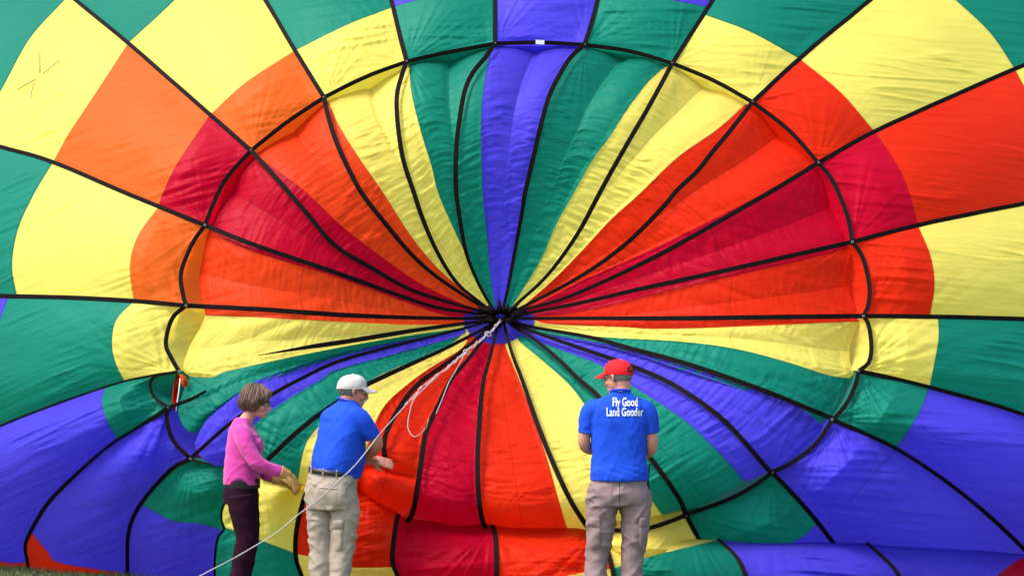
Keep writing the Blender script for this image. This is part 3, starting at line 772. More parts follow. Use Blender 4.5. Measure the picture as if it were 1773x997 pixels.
class Head:
    def __init__(s, c, f, tilt=0., k=1.):
        s.c = np.asarray(c, float); s.M = rotm(f, tilt); s.k = k
    def p(s, x, y, z): return s.c+s.M@(np.array([x, y, z])*s.k)
    def ell(s, c, r, **kw): return ellipsoid(s.p(*c), np.array(r)*s.k, s.M, **kw)
    def limb(s, pts, r, **kw): return limb([s.p(*q) for q in pts], np.array(r)*s.k, **kw)
    def skin(s, neck, woman=False):
        j = .9 if woman else 1.
        P = [s.ell((0, -.012, .035), (.074, .096, .088)), s.ell((0, .022, -.025), (.061*j, .068, .082)), s.ell((0, .040, -.078), (.045*j, .047, .034)),
             s.ell((0, .066, -.094), (.022*j, .022, .018)), s.ell((0, .076, .026), (.050, .020, .014)), s.ell((.032, .060, -.032), (.026, .026, .026)), s.ell((-.032, .060, -.032), (.026, .026, .026)),
             s.limb([(0, .090, .012), (0, .104, -.012), (0, .114, -.034), (0, .098, -.043)], [.008, .010, .013, .010]),
             s.limb([(-.013, .094, -.037), (.013, .094, -.037)], [.010, .010]), s.limb([(-.022, .082, -.064), (0, .090, -.062), (.022, .082, -.064)], [.007, .009, .007]),
             s.limb([(-.018, .082, -.074), (0, .088, -.075), (.018, .082, -.074)], [.007, .009, .007])]
        for q in (-1, 1):
            P += [s.limb([(q*.072, -.004, -.028), (q*.080, -.012, -.012), (q*.083, -.016, .010), (q*.079, -.002, .020), (q*.073, .004, .004)], [.008, .009, .010, .009, .007])]
        P.append(limb([s.p(0, -.025, -.02), s.p(0, -.028, -.085), neck], [.058*s.k*j, .054*s.k*j, .062*s.k*j]))
        return P
    def face(s, parent, frame=None, mous=None):
        for q in (-1, 1):
            e = lpart('eye', [s.ell((q*.030, .075, .004), (.013, .012, .010), nu=12, nv=8)], M_EYE, parent)
            lpart('iris', [s.ell((q*.030, .0855, .003), (.0055, .0028, .0055), nu=10, nv=6)], M_DARK, e)
            lpart('eyebrow', [s.limb([(q*.014, .094, .022), (q*.032, .091, .027), (q*.050, .076, .020)], [.004, .005, .003], seg=8)], M_BROW if mous is None else mous, parent)
        lpart('lips', [s.limb([(-.021, .086, -.069), (0, .096, -.068), (.021, .086, -.069)], [.003, .0055, .003], seg=8)], M_LIP, parent)
        if mous is not None:
            lpart('moustache', [s.limb([(-.032, .084, -.068), (-.014, .100, -.053), (0, .104, -.050), (.014, .100, -.053), (.032, .084, -.068)], [.005, .010, .009, .010, .005], seg=10)], mous, parent)
        if frame is not None:
            P = []
            for q in (-1, 1):
                rr = [s.p(q*.034+.025*math.cos(a), .108-.18*abs(.025*math.cos(a)+.005), .003+.018*math.sin(a)) for a in np.linspace(0, 2*math.pi, 21)]
                P.append(tube(rr, .0019, 6, False)); P.append(tube([s.p(q*.060, .100, .010), s.p(q*.076, .06, .012), s.p(q*.080, .0, .012), s.p(q*.080, -.012, .0)], .0019, 6))
            P.append(tube([s.p(-.009, .108, .006), s.p(0, .111, .008), s.p(.009, .108, .006)], .0019, 6))
            g = lpart('glasses', P, frame, parent)
            for q in (-1, 1):
                lpart('lens', [s.ell((q*.034, .1055, .003), (.024, .0015, .017), nu=16, nv=6)], M_GLASS, g)
    def cap(s, parent, m, mb=None, back=False):
        # crown of six gores, open at the bottom
        V, Fs = [], []; nu, nv = 48, 16
        for j in range(nv+1):
            t = j/nv; th = t*R(96)
            for k in range(nu):
                a = 2*math.pi*k/nu
                rr = math.sin(min(th, R(90)))**.92
                seam = 1-.018*abs(math.cos(3*a))**14
                x = .0865*rr*math.cos(a)*seam; y = -.008+.108*rr*math.sin(a)*seam; z = .038+.086*math.cos(th)**(.9 if th < R(90) else 1) if th < R(90) else .038-.02*(t-.9375)*16
                z += .010*math.sin(a)*(math.sin(th))        # sits a little higher at the front
                wv = 1+.030*float(noise(x*22+s.c[0], y*22, z*22))
                V.append(s.p(x*wv, y*wv, z*(1+.5*(wv-1))))
        Fs = [(j*nu+k, (j+1)*nu+k, (j+1)*nu+(k+1) % nu, j*nu+(k+1) % nu) for j in range(nv) for k in range(nu)]
        c = lpart('cap', [(V, Fs)], m, parent)
        so_ = c.modifiers.new('solid', 'SOLIDIFY'); so_.thickness = .003
        lpart('button', [s.ell((0, -.008, .125), (.008, .008, .005), nu=10, nv=6)], m, c)
        V = []; na, nl = 25, 8
        for i in range(na):
            a = R(90)+R(66)*(i/(na-1)*2-1)
            for j in range(nl):
                f = j/(nl-1); ln = .090*math.cos((a-R(90))*.98)**.55
                x = .088*math.cos(a)*(1-.10*f); y = -.008+.109*math.sin(a)+ln*f; z = .040-.026*f-.24*x*x/.09*(.4+f)+.004
                V.append(s.p(x, y, z))
        Fs = gridfaces(na, nl).tolist()
        b = lpart('brim', [(V, Fs)], mb or m, c)
        so_ = b.modifiers.new('solid', 'SOLIDIFY'); so_.thickness = .005
        bead = [s.p(.0875*math.cos(a), -.008+.109*math.sin(a), .040+.010*math.sin(a)-.018) for a in np.linspace(0, 2*math.pi, 49)]
        lpart('sweatband', [tube(bead, .0028, 6, False)], m, c)
        return c
    def backhair(s, parent, m, low=-.045):
        V, Fs = ellipsoid(s.p(0, -.012, .030), np.array((.0765, .0975, .088))*s.k, s.M, 64, 40)
        keep = []
        L = [(s.M.T@(np.asarray(v)-s.c))/s.k for v in V]
        for f in Fs:
            c = np.mean([L[i] for i in f], 0)
            side = c[1] < .012-.35*max(0, -c[2]-.0)
            if c[2] < .052 and c[2] > low+.012*math.sin(c[0]*160) and side: keep.append(f)
        Vn = [np.asarray(v)+(np.asarray(v)-s.c)/np.linalg.norm(np.asarray(v)-s.c)*.004*float(ridged(l[0]*150, l[1]*150, l[2]*40)) for v, l in zip(V, L)]
        o = lpart('hair', [(Vn, keep)], m, parent)
        so_ = o.modifiers.new('solid', 'SOLIDIFY'); so_.thickness = .004
        return o
def hand(wr, d, pn, side, curl=.5, k=1., fat=1.):
    """wr wrist, d finger direction, pn palm normal (side the fingers curl to), side=+1 thumb on +cross"""
    d = np.asarray(d, float); d /= np.linalg.norm(d); pn = np.asarray(pn, float); pn -= d*np.dot(pn, d); pn /= np.linalg.norm(pn)
    s = np.cross(d, pn)*side; wr = np.asarray(wr, float)
    q = lambda a, b, c: wr+k*(a*d+b*s+c*pn)
    P = []
    for b in (-.028, -.009, .010, .028):
        P.append(limb([q(.0, b*.55, 0), q(.045, b*.9, -.004), q(.085, b, 0)], np.array([.017, .016, .0125])*k*fat, seg=10))
    for b, ln in ((-.030, .060), (-.010, .075), (.011, .080), (.031, .072)):
        c1, c2, c3 = curl*.5, curl*1.2, curl*1.8
        p0 = np.array([.086, 0.]); pts = [q(p0[0]-.01, b, p0[1])]
        for f, ang in ((.42, c1), (.33, c2), (.25, c3)):
            pts.append(q(p0[0], b*1.06, p0[1])) if len(pts) == 1 else None
            p0 = p0+ln*f*np.array([math.cos(ang), math.sin(ang)]); pts.append(q(p0[0], b*1.1, p0[1]))
        P.append(limb(pts, np.array([.0098, .0098, .0092, .0084, .0072])*k*fat, seg=9, n=5))
    P.append(limb([q(.012, .022, .006), q(.042, .046, .016), q(.066, .056, .024), q(.088, .056, .032)], np.array([.015, .013, .0105, .008])*k*fat, seg=10, n=5))
    return P
def folds(amp, al=(35, -35), across=12., along=3., seed=0., zfade=None, fine=.25):
    """long soft cloth folds running at the given tilts (degrees from level, seen from the front)"""
    def f(co, nr):
        x, y, z = co[:, 0], co[:, 1], co[:, 2]
        wx = x+.05*noise(x*5+seed, y*5, z*5); wz = z+.06*noise(x*4, y*4+seed, z*4+9)
        tot = 0
        for k, a in enumerate(al):
            ca, sa = math.cos(R(a)), math.sin(R(a))
            q = wz*ca-wx*sa; p = wz*sa+wx*ca
            g = np.clip(ridged(p*along+seed+k*7, q*across, y*along+k*3), -.3, 1)
            g = np.sign(g)*np.abs(g)**1.6
            tot = tot+g*sstep(noise(x*5+seed+k*11, y*5, z*5), -.30, .25)
        tot = tot/len(al)*1.6-.35+fine*noise(x*22+seed, y*22, z*26)
        A = amp if zfade is None else amp*(.12+.88*sstep(-z, -zfade, -zfade+.10))
        return co+nr*(A*tot)[:, None]
    return f
M_SKIN = cloth('skin', (.46, .20, .135), .5, .10, 120., .12, spec=.4)
M_SKIN2 = cloth('skin_flushed', (.47, .185, .125), .5, .12, 120., .12, spec=.4)
M_EYE = cloth('eye_white', (.7, .66, .62), .3, .03, spec=.5); M_DARK = cloth('dark_iris', (.03, .025, .02), .3, .1)
M_BROW = cloth('brown_brow', (.10, .06, .04), .8, .2); M_LIP = cloth('lip', (.40, .11, .095), .45, .05)
M_GREYHAIR = cloth('grey_hair', (.15, .135, .125), .65, .5, 500., .8, spec=.3); M_WHITEHAIR = cloth('white_hair', (.55, .52, .49), .7, .2, 400., .6)
M_BROWNHAIR = cloth('brown_hair', (.125, .070, .045), .55, .5, 300., .9, spec=.4)
M_TEE = cloth('royal_blue_cotton', (.0055, .052, .46), .85, .09, 320., .3)
M_KHAKI = cloth('khaki_cotton', (.285, .235, .185), .85, .10, 320., .35); M_TAUPE = cloth('taupe_cotton', (.19, .135, .135), .85, .12, 320., .35)
M_PINK = cloth('pink_knit', (.45, .034, .23), .85, .12, 260., .5, sheen=.2); M_PLUM = cloth('plum_trouser', (.017, .003, .010), .9, .2, 320., .3, spec=.08)
M_GLOVE = cloth('tan_leather', (.43, .225, .065), .6, .2, 90., .5, spec=.35); M_BLACK = cloth('black_cloth', (.012, .011, .013), .7, .2)
M_REDCAP = cloth('red_cap', (.62, .008, .012), .8, .08, 320., .3); M_WHITECAP = cloth('white_cap', (.46, .435, .40), .85, .06, 320., .3)
M_LEATHER = cloth('black_belt', (.012, .012, .013), .45, .2, spec=.4); M_SHOE = cloth('shoe_leather', (.035, .03, .028), .5, .2, spec=.4)
M_PRINT = cloth('white_print', (.60, .61, .64), .6, .03, 200., .1)
m, n, l = newmat('lens_glass'); _o = N(n, 'ShaderNodeOutputMaterial'); _a = N(n, 'ShaderNodeBsdfTransparent'); _b = N(n, 'ShaderNodeBsdfGlossy', i_Roughness=.05); _x = N(n, 'ShaderNodeMixShader'); _x.inputs[0].default_value = .12
l.new(_a.outputs[0], _x.inputs[1]); l.new(_b.outputs[0], _x.inputs[2]); l.new(_x.outputs[0], _o.inputs[0]); M_GLASS = m
def bvh_of(o):
    me = o.data; return BVHTree.FromPolygons([v.co[:] for v in me.vertices], [p.vertices[:] for p in me.polygons])
def drape(bvh, poly_uv, nu, nv, dirv, off, thick):
    """patch whose corner grid (list of rows of xyz start points) is dropped along dirv on a body"""
    dirv = Vector(dirv).normalized(); P = np.asarray(poly_uv, float)   # 4 corners: bl, br, tr, tl (xyz)
    V = []; last = None
    for j in range(nv):
        for i in range(nu):
            s, t = i/(nu-1), j/(nv-1)
            q = (1-s)*(1-t)*P[0]+s*(1-t)*P[1]+s*t*P[2]+(1-s)*t*P[3]
            h = bvh.ray_cast(Vector(q), dirv)
            if h[0] is None:
                hh = bvh.find_nearest(Vector(q)+dirv*.4); h = (hh[0], hh[1])
            edge = min(s, 1-s, t, 1-t)
            V.append(np.array(h[0])-np.array(dirv)*(off+(thick if edge > .001 else 0)))
    return V, gridfaces(nv, nu).tolist()
def shoe(c, fwd, up=0):
    f = np.array([fwd[0], fwd[1], 0.]); f /= np.linalg.norm(f); c = np.asarray(c, float)
    return [limb([c-f*.07+np.array([0, 0, .045]), c+np.array([0, 0, .05]), c+f*.09+np.array([0, 0, .042]), c+f*.165+np.array([0, 0, .036])], [.040, .044, .045, .036]),
            limb([c-f*.07+np.array([0, 0, .018]), c+f*.06+np.array([0, 0, .018]), c+f*.16+np.array([0, 0, .018])], [.034, .036, .034])]

# ======== man in red cap, seen from behind
Y1 = 13.2; K1 = F/Y1; G1 = HY+F*CAMH/Y1
man1 = empty('person', ((1070-CX)/F*Y1, Y1, 0))
tag(man1, 'man in red cap and blue t-shirt seen from behind, standing right of the others', 'person')
l1 = lambda px, py, y=0.: np.array([(px-1070)/K1, y, (G1-py)/K1])
# pixel -> own space on the plane of the person
H1 = Head(l1(1071, 653, .02), (-.78, .62, -.10))
sk = H1.skin(l1(1075, 692, -.015))
sk += [loft([(.005, 0, .90, .15, .10, 0), (.005, 0, 1.05, .145, .10, 0), (.005, 0, 1.25, .145, .09, 0), (.005, 0, 1.42, .12, .07, 0), (.012, -.01, 1.50, .06, .05, 0)], 20)]
aL = [(-.165, 0, 1.44), (-.222, .0, 1.31), (-.226, .025, 1.205), (-.16, .16, 1.17), (-.075, .265, 1.18)]
aR = [(.175, 0, 1.44), (.224, .0, 1.30), (.228, .03, 1.185), (.19, .17, 1.14), (.10, .27, 1.15)]
for A, s_ in ((aL, -1), (aR, 1)):
    sk.append(limb(A, [.040, .044, .043, .040, .029])); sk += hand(A[-1], (.75*-s_, .55, -.1), (0, -.2, -1), -s_, .7)
for x0, x1 in ((-.095, -.155), (.10, .095)):
    sk.append(limb([(x0, 0, .88), ((x0+x1)/2, .01, .5), (x1, 0, .06)], [.08, .058, .042]))
fuse('body', sk, .0055, 3, M_SKIN, man1)
shirt = [loft([(.008, .0, .966, .200, .142, 0), (.008, .0, 1.02, .196, .138, 0), (.004, .0, 1.12, .184, .126, 0), (.004, .0, 1.25, .190, .122, 0), (.005, -.005, 1.37, .202, .112, 0), (.006, -.01, 1.455, .196, .094, 0), (.010, -.012, 1.515, .150, .076, 0), (.014, -.012, 1.55, .086, .066, 0), (.016, -.012, 1.575, .064, .060, 0)])]
shirt += [limb([(-.145, -.005, 1.44), (-.195, -.003, 1.40), (-.213, .0, 1.345)], [.070, .070, .064])[0:2]]
def sleeve(p, r, seg=22):
    A = crom(np.column_stack([np.asarray(p, float), r]), 6); return tube(A[:, :3], A[:, 3], seg)
shirt = [shirt[0], sleeve([(-.10, -.005, 1.455), (-.165, -.005, 1.445), (-.200, 0, 1.385), (-.216, .004, 1.288)], [.060, .070, .066, .058]),
         sleeve([(.11, -.005, 1.46), (.18, -.005, 1.45), (.214, 0, 1.39), (.230, .006, 1.288)], [.060, .070, .066, .055])]
def shirt_post(co, nr):
    co = folds(.011, (62, -58, 15), 10., 2.4, seed=1.)(co, nr)
    lowr = np.exp(-((co[:, 2]-1.03)/.05)**2)
    return co+nr*(lowr*.004*ridged(co[:, 0]*2.5+3, co[:, 2]*26+co[:, 0]*9, co[:, 1]*2))[:, None]
s1 = fuse('shirt', shirt, .006, 2, M_TEE, man1, shirt_post)
pants = [loft([(.0, .0, .80, .212, .130, 0), (.003, .0, .87, .214, .138, 0), (.006, .0, .95, .194, .124, 0), (.008, 0, 1.01, .172, .110, 0)]),
         sleeve([(-.098, .0, .90), (-.112, .0, .76), (-.128, .012, .58), (-.148, .005, .40), (-.155, 0, .20), (-.155, .0, .03)], [.110, .110, .092, .078, .074, .078]),
         sleeve([(.106, .0, .90), (.118, .0, .76), (.112, .012, .58), (.098, .005, .40), (.094, 0, .20), (.094, .0, .03)], [.110, .108, .092, .080, .076, .078])]
t1 = fuse('trousers', pants, .006, 2, M_TAUPE, man1, folds(.021, (48, -40, 12), 12., 3., seed=4., zfade=.99))
tb = bvh_of(t1)
V = [limb([(.0, -.30, .93), (.001, -.30, .79)], [.002, .002])]
for s_, xx in ((-1, -.196), (1, .202)):
    x0, x1 = (xx, xx+.075) if s_ < 0 else (xx-.062, xx)
    pk = lpart('cargo_pocket', [drape(tb, [(x0, -.5, .50), (x1, -.5, .50), (x1+.004*s_, -.5, .66), (x0, -.5, .66)], 8, 8, (0, 1, 0), .003, .010)], M_TAUPE, t1)
    lpart('pocket_flap', [drape(tb, [(x0-.006, -.5, .655), (x1+.004, -.5, .64), (x1, -.5, .715), (x0, -.5, .715)], 8, 6, (0, 1, 0), .006, .012)], M_TAUPE, pk)
for x0, x1 in ((-.15, -.045), (.055, .16)):
    lpart('back_pocket', [drape(tb, [(x0, -.5, .80), (x1, -.5, .80), (x1+.003, -.5, .925), (x0-.003, -.5, .925)], 9, 9, (0, 1, 0), .0015, .003)], M_TAUPE, t1)
lpart('seat_seam', [tube([tuple(tb.ray_cast(Vector((.003, -.5, z)), Vector((0, 1, 0)))[0] or (0, -.13, z)) for z in np.linspace(.80, .96, 9)], .002, 5)], M_BLACK, t1)
for x in (-.155, .094): lpart('shoe', shoe((x, .02, 0), (x*.5, 1)), M_SHOE, man1)
H1.face(man1, M_GREY); H1.backhair(man1, M_GREYHAIR, -.05)
c1 = H1.cap(man1, M_REDCAP)
st = [H1.p(.0895*math.cos(a), -.008+.1115*math.sin(a), .046-.012) for a in np.linspace(R(244), R(296), 14)]
lpart('cap_strap', [tube(st, .006, 6)], M_BLACK, c1)
st = [H1.p(.0875*math.cos(a), -.008+.110*math.sin(a), .058+.022*math.sin((a-R(244))/(R(52))*math.pi)-.01) for a in np.linspace(R(244), R(296), 14)]
lpart('cap_strap', [tube(st, .006, 6)], M_BLACK, c1)
# collar
col = [H1.c*0+np.array([.016+.066*math.cos(a), -.012+.062*math.sin(a), 1.572-.012*math.sin(a)]) for a in np.linspace(0, 2*math.pi, 33)]
lpart('collar', [tube(col, .009, 8, False)], M_TEE, s1)
# printed lettering
sb = bvh_of(s1)
def lettering(txt, px0, px1, py0, py1):
    cu = bpy.data.curves.new('t', 'FONT'); cu.body = txt; cu.size = 1; cu.offset = .020; cu.space_character = 1.02; cu.resolution_u = 3
    o = bpy.data.objects.new('t', cu); COL.objects.link(o)
    me = bpy.data.meshes.new_from_object(o.evaluated_get(bpy.context.evaluated_depsgraph_get())); bpy.data.objects.remove(o)
    bm = bmesh.new(); bm.from_mesh(me); bmesh.ops.triangulate(bm, faces=bm.faces)
    bmesh.ops.subdivide_edges(bm, edges=[e for e in bm.edges if e.calc_length() > .12], cuts=2)
    xs_ = [v.co.x for v in bm.verts]; x0, x1 = min(xs_), max(xs_)
    base, top = 0., .73
    a, b = l1(px0, py1), l1(px1, py0)
    for v in bm.verts:
        x = a[0]+(v.co.x-x0)/(x1-x0)*(b[0]-a[0]); z = a[2]+(v.co.y-base)/(top-base)*(b[2]-a[2])
        h = sb.ray_cast(Vector((x, -.6, z)), Vector((0, 1, 0)))
        v.co = (x, (h[0].y if h[0] else -.11)-.008, z)
    bm.to_mesh(me); bm.free(); me.materials.clear(); me.materials.append(M_PRINT)
    o = bpy.data.objects.new('lettering', me); COL.objects.link(o); o.parent = s1
lettering('Fly Good', 1059.5, 1102.5, 687, 702)
lettering('Land Gooder', 1049, 1112.5, 704, 719)
for p0, p1, rr in (((-.2135, .003, 1.304), (-.216, .004, 1.288), .0595), ((.2275, .005, 1.304), (.230, .006, 1.288), .0565)):
    lpart('sleeve_hem', [sleeve([p0, p1], [rr, rr])], M_TEE, s1)
# radio on his right hip
rad_ = empty('radio', tuple(np.array(man1.location)+l1(1121, 850, -.02)))
tag(rad_, 'black hand radio with upright antenna at the right hip of the man in red cap', 'radio')
lpart('radio_body', [loft([(0, 0, -.05, .014, .025, 0), (0, 0, -.02, .015, .026, 0), (0, 0, .03, .015, .026, 0), (0, 0, .055, .012, .022, 0)], 16)], M_BLACK, rad_)
lpart('antenna', [limb([(.002, 0, .05), (.006, 0, .12), (.014, 0, .185)], [.007, .006, .005], seg=8)], M_BLACK, rad_)

# ======== man in white cap, leaning to the cloth
Y2 = 13.75; K2 = F/Y2; G2 = HY+F*CAMH/Y2
man2 = empty('person', ((575-CX)/F*Y2, Y2, 0))
tag(man2, 'man in white cap, blue t-shirt and khaki trousers reaching to the red cloth', 'person')
l2 = lambda px, py, y=0.: np.array([(px-575)/K2, y, (G2-py)/K2])
H2 = Head(l2(609, 678, .05), (.93, .34, -.10))
YW2 = R(-38)
sk = H2.skin(l2(600, 712, .03))
sk += [loft([(.0, 0, .86, .14, .10, YW2), (.02, .02, 1.0, .13, .10, YW2), (.06, .03, 1.2, .13, .09, YW2), (.085, .03, 1.36, .11, .065, YW2), (.095, .03, 1.43, .06, .05, YW2)], 20)]
aR2 = [(.165, -.05, 1.38), (.275, -.03, 1.27), (.318, .02, 1.195), (.27, .15, 1.13), (.225, .25, 1.09)]
aL2 = [(-.04, .14, 1.36), (-.02, .27, 1.22), (.03, .33, 1.10), (.15, .325, 1.075), (.262, .315, 1.062)]
sk.append(limb(aR2, [.040, .044, .046, .042, .030])); sk += hand(aR2[-1], (.35, .9, -.15), (.1, 0, -1), -1, .5)
sk.append(limb(aL2, [.042, .044, .044, .041, .032])); sk += hand(aL2[-1], (.96, .05, -.17), (.05, .75, -.55), -1, .22)
for (x0, y0), (x1, y1) in (((-.09, .03), (-.082, .03)), ((.075, -.03), (.065, -.03))):
    sk.append(limb([(x0, y0, .85), ((x0+x1)/2, y0, .5), (x1, y1, .06)], [.08, .058, .042]))
fuse('body', sk, .0055, 3, M_SKIN2, man2)
shirt = [loft([(.035, .045, .945, .150, .150, YW2), (.032, .045, 1.0, .176, .175, YW2), (.042, .04, 1.09, .184, .175, YW2), (.056, .035, 1.2, .184, .150, YW2), (.070, .030, 1.31, .184, .124, YW2), (.080, .03, 1.40, .168, .104, YW2), (.092, .03, 1.455, .122, .084, YW2), (.102, .03, 1.492, .072, .066, YW2), (.104, .03, 1.505, .060, .058, YW2)]),
         sleeve([(.11, -.02, 1.39), (.185, -.05, 1.385), (.245, -.045, 1.32), (.290, -.015, 1.245)], [.062, .074, .068, .060]),
         sleeve([(.05, .08, 1.40), (-.02, .12, 1.38), (-.03, .20, 1.30), (-.02, .26, 1.24)], [.062, .068, .063, .058])]
s2 = fuse('shirt', shirt, .006, 2, M_TEE, man2, folds(.011, (55, -50, 20), 10., 2.4, seed=12.))
col = [np.array([.104+.064*math.cos(a), .03+.062*math.sin(a), 1.502-.02*math.cos(a)]) for a in np.linspace(0, 2*math.pi, 33)]
lpart('collar', [tube(col, .009, 8, False)], M_TEE, s2)
pants = [loft([(-.005, .0, .73, .178, .135, YW2*.6), (-.006, .0, .82, .186, .150, YW2*.6), (-.004, .01, .92, .178, .150, YW2*.6), (.0, .015, .985, .164, .145, YW2*.6)]),
         sleeve([(-.088, .035, .86), (-.092, .03, .70), (-.078, .045, .50), (-.078, .03, .32), (-.080, .03, .16), (-.082, .03, .03)], [.100, .098, .090, .084, .080, .082]),
         sleeve([(.085, -.03, .86), (.096, -.03, .70), (.084, -.015, .50), (.066, -.02, .32), (.063, -.03, .16), (.062, -.03, .03)], [.098, .098, .088, .078, .074, .078])]
t2 = fuse('trousers', pants, .006, 2, M_KHAKI, man2, folds(.021, (50, -45, -10), 12., 3., seed=21., zfade=1.0))
tb = bvh_of(t2)
def belt_pt(a, r=1.0, dz=0.):
    ca, sa = math.cos(a), math.sin(a); rx, ry = .162*r, .152*r
    x = rx*math.copysign(abs(ca)**.85, ca); y = ry*math.copysign(abs(sa)**.85, sa); yw = YW2*.6
    X_ = x*math.cos(yw)-y*math.sin(yw); Y_ = .013+x*math.sin(yw)+y*math.cos(yw)
    return np.array([X_, Y_, .992-.12*X_+dz])
BV = []; nb_ = 64
for i in range(nb_):
    a = 2*math.pi*i/nb_
    BV += [belt_pt(a, 1., -.019), belt_pt(a, 1.025, -.018), belt_pt(a, 1.025, .018), belt_pt(a, 1., .019)]
BF = [(i*4+j, i*4+(j+1) % 4, ((i+1) % nb_)*4+(j+1) % 4, ((i+1) % nb_)*4+j) for i in range(nb_) for j in range(4)]
lpart('belt', [(BV, BF)], M_LEATHER, man2)
for a in (R(205), R(238), R(272), R(306), R(336), R(10)):
    p = [belt_pt(a, 1.0, -.026), belt_pt(a, 1.030, -.022), belt_pt(a, 1.034, .0), belt_pt(a, 1.030, .020), belt_pt(a, 1.0, .024)]
    V, Fs = ribbon(p, .014, .004, nrm=np.tile(np.array([math.cos(a), math.sin(a), 0.]), (5, 1)))
    lpart('belt_loop', [(V, Fs)], M_KHAKI, t2, False)
lpart('sleeve_hem', [sleeve([(.2835, -.019, 1.256), (.290, -.015, 1.245)], [.0625, .0615])], M_TEE, s2)
bp_ = lpart('back_pocket', [drape(tb, [(-.075, -.5, .775), (.045, -.5, .765), (.05, -.5, .885), (-.08, -.5, .895)], 9, 9, (0, 1, 0), .0015, .003)], M_KHAKI, t2)
lpart('pocket_welt', [drape(tb, [(-.082, -.5, .885), (.052, -.5, .875), (.052, -.5, .889), (-.082, -.5, .899)], 9, 4, (0, 1, 0), .003, .005)], M_KHAKI, bp_)
pk = lpart('cargo_pocket', [drape(tb, [(.105, -.5, .43), (.180, -.5, .44), (.185, -.5, .60), (.11, -.5, .60)], 8, 9, (-.25, 1, 0), .003, .012)], M_KHAKI, t2)
lpart('pocket_flap', [drape(tb, [(.098, -.5, .585), (.185, -.5, .60), (.188, -.5, .66), (.105, -.5, .66)], 8, 6, (-.25, 1, 0), .007, .014)], M_KHAKI, pk)
for x, y in ((-.082, .03), (.062, -.03)): lpart('shoe', shoe((x, y, 0), (.6, .8)), M_SHOE, man2)
H2.face(man2, M_DARK, M_WHITEHAIR); H2.backhair(man2, M_GREYHAIR, -.055); H2.cap(man2, M_WHITECAP)

# ======== woman in pink
Y3 = 13.9; K3 = F/Y3; G3 = HY+F*CAMH/Y3
wom = empty('person', ((425-CX)/F*Y3, Y3, 0))
tag(wom, 'woman in pink top and dark plum trousers with tan gloves, in profile on the left', 'person')
l3 = lambda px, py, y=0.: np.array([(px-425)/K3, y, (G3-py)/K3])
H3 = Head(l3(444, 696, 0), (.985, -.05, -.20), k=.94)
sk = H3.skin(l3(423, 732, 0), True)
QW = R(90)
sk += [loft([(-.02, 0, .84, .13, .09, QW), (-.025, 0, 1.0, .11, .08, QW), (-.02, 0, 1.2, .12, .08, QW), (-.03, 0, 1.31, .10, .05, QW), (-.02, 0, 1.36, .06, .05, QW)], 20)]
aR3 = [(.0, -.155, 1.265), (.055, -.19, 1.15), (.115, -.20, 1.06), (.22, -.165, 1.015), (.315, -.13, .975)]
aL3 = [(.0, .155, 1.265), (.04, .18, 1.12), (.07, .16, 1.01), (.16, .09, .955), (.25, .06, .925)]
sk.append(limb(aR3, [.036, .038, .036, .032, .025])); sk += hand(aR3[-1], (.62, .1, -.75), (.5, .4, .4)if False else (-.6, .5, -.5), 1, .5, .92)
sk.append(limb(aL3, [.036, .038, .036, .032, .025])); sk += hand(aL3[-1], (.85, -.05, -.5), (-.3, -.5, -.6), -1, .5, .92)
for y in (-.08, .08): sk.append(limb([(-.02, y, .84), (.005, y*.9, .48), (-.035, y*.8, .06)], [.055, .05, .036]))
fuse('body', sk, .0055, 3, M_SKIN, wom)
def notch(a, t):
    # the hem rises at each side
    side = abs(math.sin(a-QW*0))
    return 0.
def hemz(a, t):
    w_ = max(0., 1-t*7)
    # a measured in ring space: +-x of the ring are the person's two sides
    sd = math.exp(-((abs(math.cos(a))-1)/.05)**2)
    return w_*(.060*sd)
sw = [loft([(-.026, 0, .895, .158, .128, QW), (-.030, 0, .95, .156, .128, QW), (-.026, 0, 1.02, .148, .124, QW), (-.014, 0, 1.10, .148, .128, QW), (-.006, 0, 1.19, .152, .126, QW), (-.022, 0, 1.27, .150, .100, QW), (-.030, 0, 1.33, .110, .074, QW), (-.018, 0, 1.375, .056, .052, QW)], 40, hemz),
      limb([(.06, -.065, 1.185), (.07, -.06, 1.165)], [.062, .060]), limb([(.06, .065, 1.185), (.07, .06, 1.165)], [.062, .060]),
      sleeve([(-.02, -.10, 1.29), (-.004, -.150, 1.262), (.045, -.19, 1.16), (.115, -.205, 1.062), (.20, -.175, 1.018), (.292, -.14, .985)], [.055, .064, .060, .054, .045, .036]),
      sleeve([(-.02, .10, 1.29), (-.004, .150, 1.262), (.035, .18, 1.13), (.07, .165, 1.015), (.14, .105, .962), (.20, .08, .94)], [.055, .064, .058, .052, .044, .036])]
s3 = fuse('sweater', sw, .0075, 2, M_PINK, wom, folds(.010, (50, -35, 10), 14., 3., seed=31.))
lpart('undershirt', [loft([(-.020, 0, .868, .150, .122, QW), (-.022, 0, .92, .152, .124, QW), (-.022, 0, .99, .14, .115, QW)], 32)], M_BLACK, wom)
pants = [loft([(-.035, 0, .76, .150, .118, QW), (-.030, 0, .84, .154, .122, QW), (-.025, 0, .93, .138, .112, QW)]),
         sleeve([(-.022, -.075, .82), (-.003, -.078, .68), (.020, -.078, .52), (-.006, -.072, .36), (-.03, -.068, .20), (-.04, -.066, .03)], [.105, .096, .082, .078, .076, .080]),
         sleeve([(-.022, .075, .82), (-.005, .078, .68), (.012, .078, .52), (-.012, .072, .36), (-.04, .068, .20), (-.052, .066, .03)], [.105, .094, .080, .076, .074, .078])]
t3 = fuse('trousers', pants, .006, 2, M_PLUM, wom, folds(.012, (60, -40, 10), 11., 3., seed=41., zfade=.92))
for y in (-.066, .066): lpart('shoe', shoe((-.03, y, 0), (1, 0)), M_SHOE, wom)
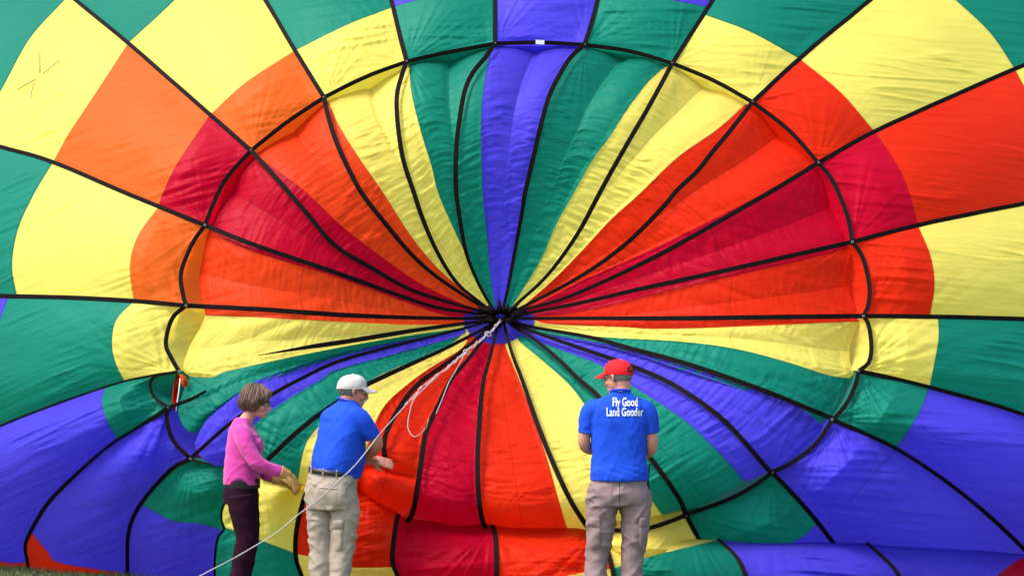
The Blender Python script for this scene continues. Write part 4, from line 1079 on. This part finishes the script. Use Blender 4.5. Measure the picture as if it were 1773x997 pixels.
for A, d, pn, sd in ((aR3, (.62, .1, -.75), (-.6, .5, -.5), 1), (aL3, (.85, -.05, -.5), (-.3, -.5, -.6), -1)):
    w0 = np.array(A[-1]); dd = np.array(A[-1])-np.array(A[-2]); dd /= np.linalg.norm(dd)
    gl = hand(w0, d, pn, sd, .5, .98, 1.32)+[sleeve([w0-dd*.055, w0-dd*.02, w0+dd*.02], [.050, .041, .034])]
    fuse('glove', gl, .005, 2, M_GLOVE, wom, folds(.004, (40, -30), 40., 9., seed=51.))
H3.face(wom, M_DARK)
# hair: short bob
hr = [H3.ell((0, -.018, .045), (.092, .112, .094)), H3.ell((0, -.060, -.012), (.082, .072, .078)), H3.ell((.058, -.018, -.012), (.034, .058, .066)), H3.ell((-.058, -.018, -.012), (.034, .058, .066)),
      H3.ell((0, .062, .078), (.066, .040, .036)), H3.ell((.052, .045, .055), (.030, .040, .040)), H3.ell((-.052, .045, .055), (.030, .040, .040))]
def hairpost(co, nr):
    q = (co-H3.c)@H3.M
    a = np.arctan2(q[:, 0], q[:, 1]+.02)
    return co+nr*(.014*(ridged(a*6, q[:, 2]*6, 2.)-.5)+.009*noise(a*22, q[:, 2]*9, 5.))[:, None]
hair = fuse('hair', hr, .004, 2, M_BROWNHAIR, wom, hairpost)
hb = bvh_of(hair); ST = []
for i in range(340):
    az = rng.uniform(-math.pi, math.pi)
    if abs(az) < .55: el0, el1 = 1.35, .62
    else: el0, el1 = rng.uniform(.5, 1.4), rng.uniform(-.75, -.15) if abs(az) > 1.2 else rng.uniform(-.35, .3)
    pts = []
    lift = rng.uniform(.000, .014); sw_ = rng.uniform(-.25, .35)
    for t in np.linspace(0, 1, 7):
        el = el0+(el1-el0)*t; aa = az+sw_*t
        d_ = H3.M@np.array([math.sin(aa)*math.cos(el), math.cos(aa)*math.cos(el), math.sin(el)])
        st_ = H3.p(0, -.02, .02)
        h_ = hb.ray_cast(Vector(st_+d_*.3), Vector(-d_))
        q_ = np.array(h_[0]) if h_[0] is not None else st_+d_*.1
        pts.append(q_+d_*(.001+lift*t*t)+np.array([0, 0, -.010*t*t]))
    ST.append(tube(pts, [.0022, .0030, .0032, .0032, .0028, .0020, .0006], 5))
tag(lpart('hair_strands', ST, M_BROWNHAIR, hair), kind='stuff')
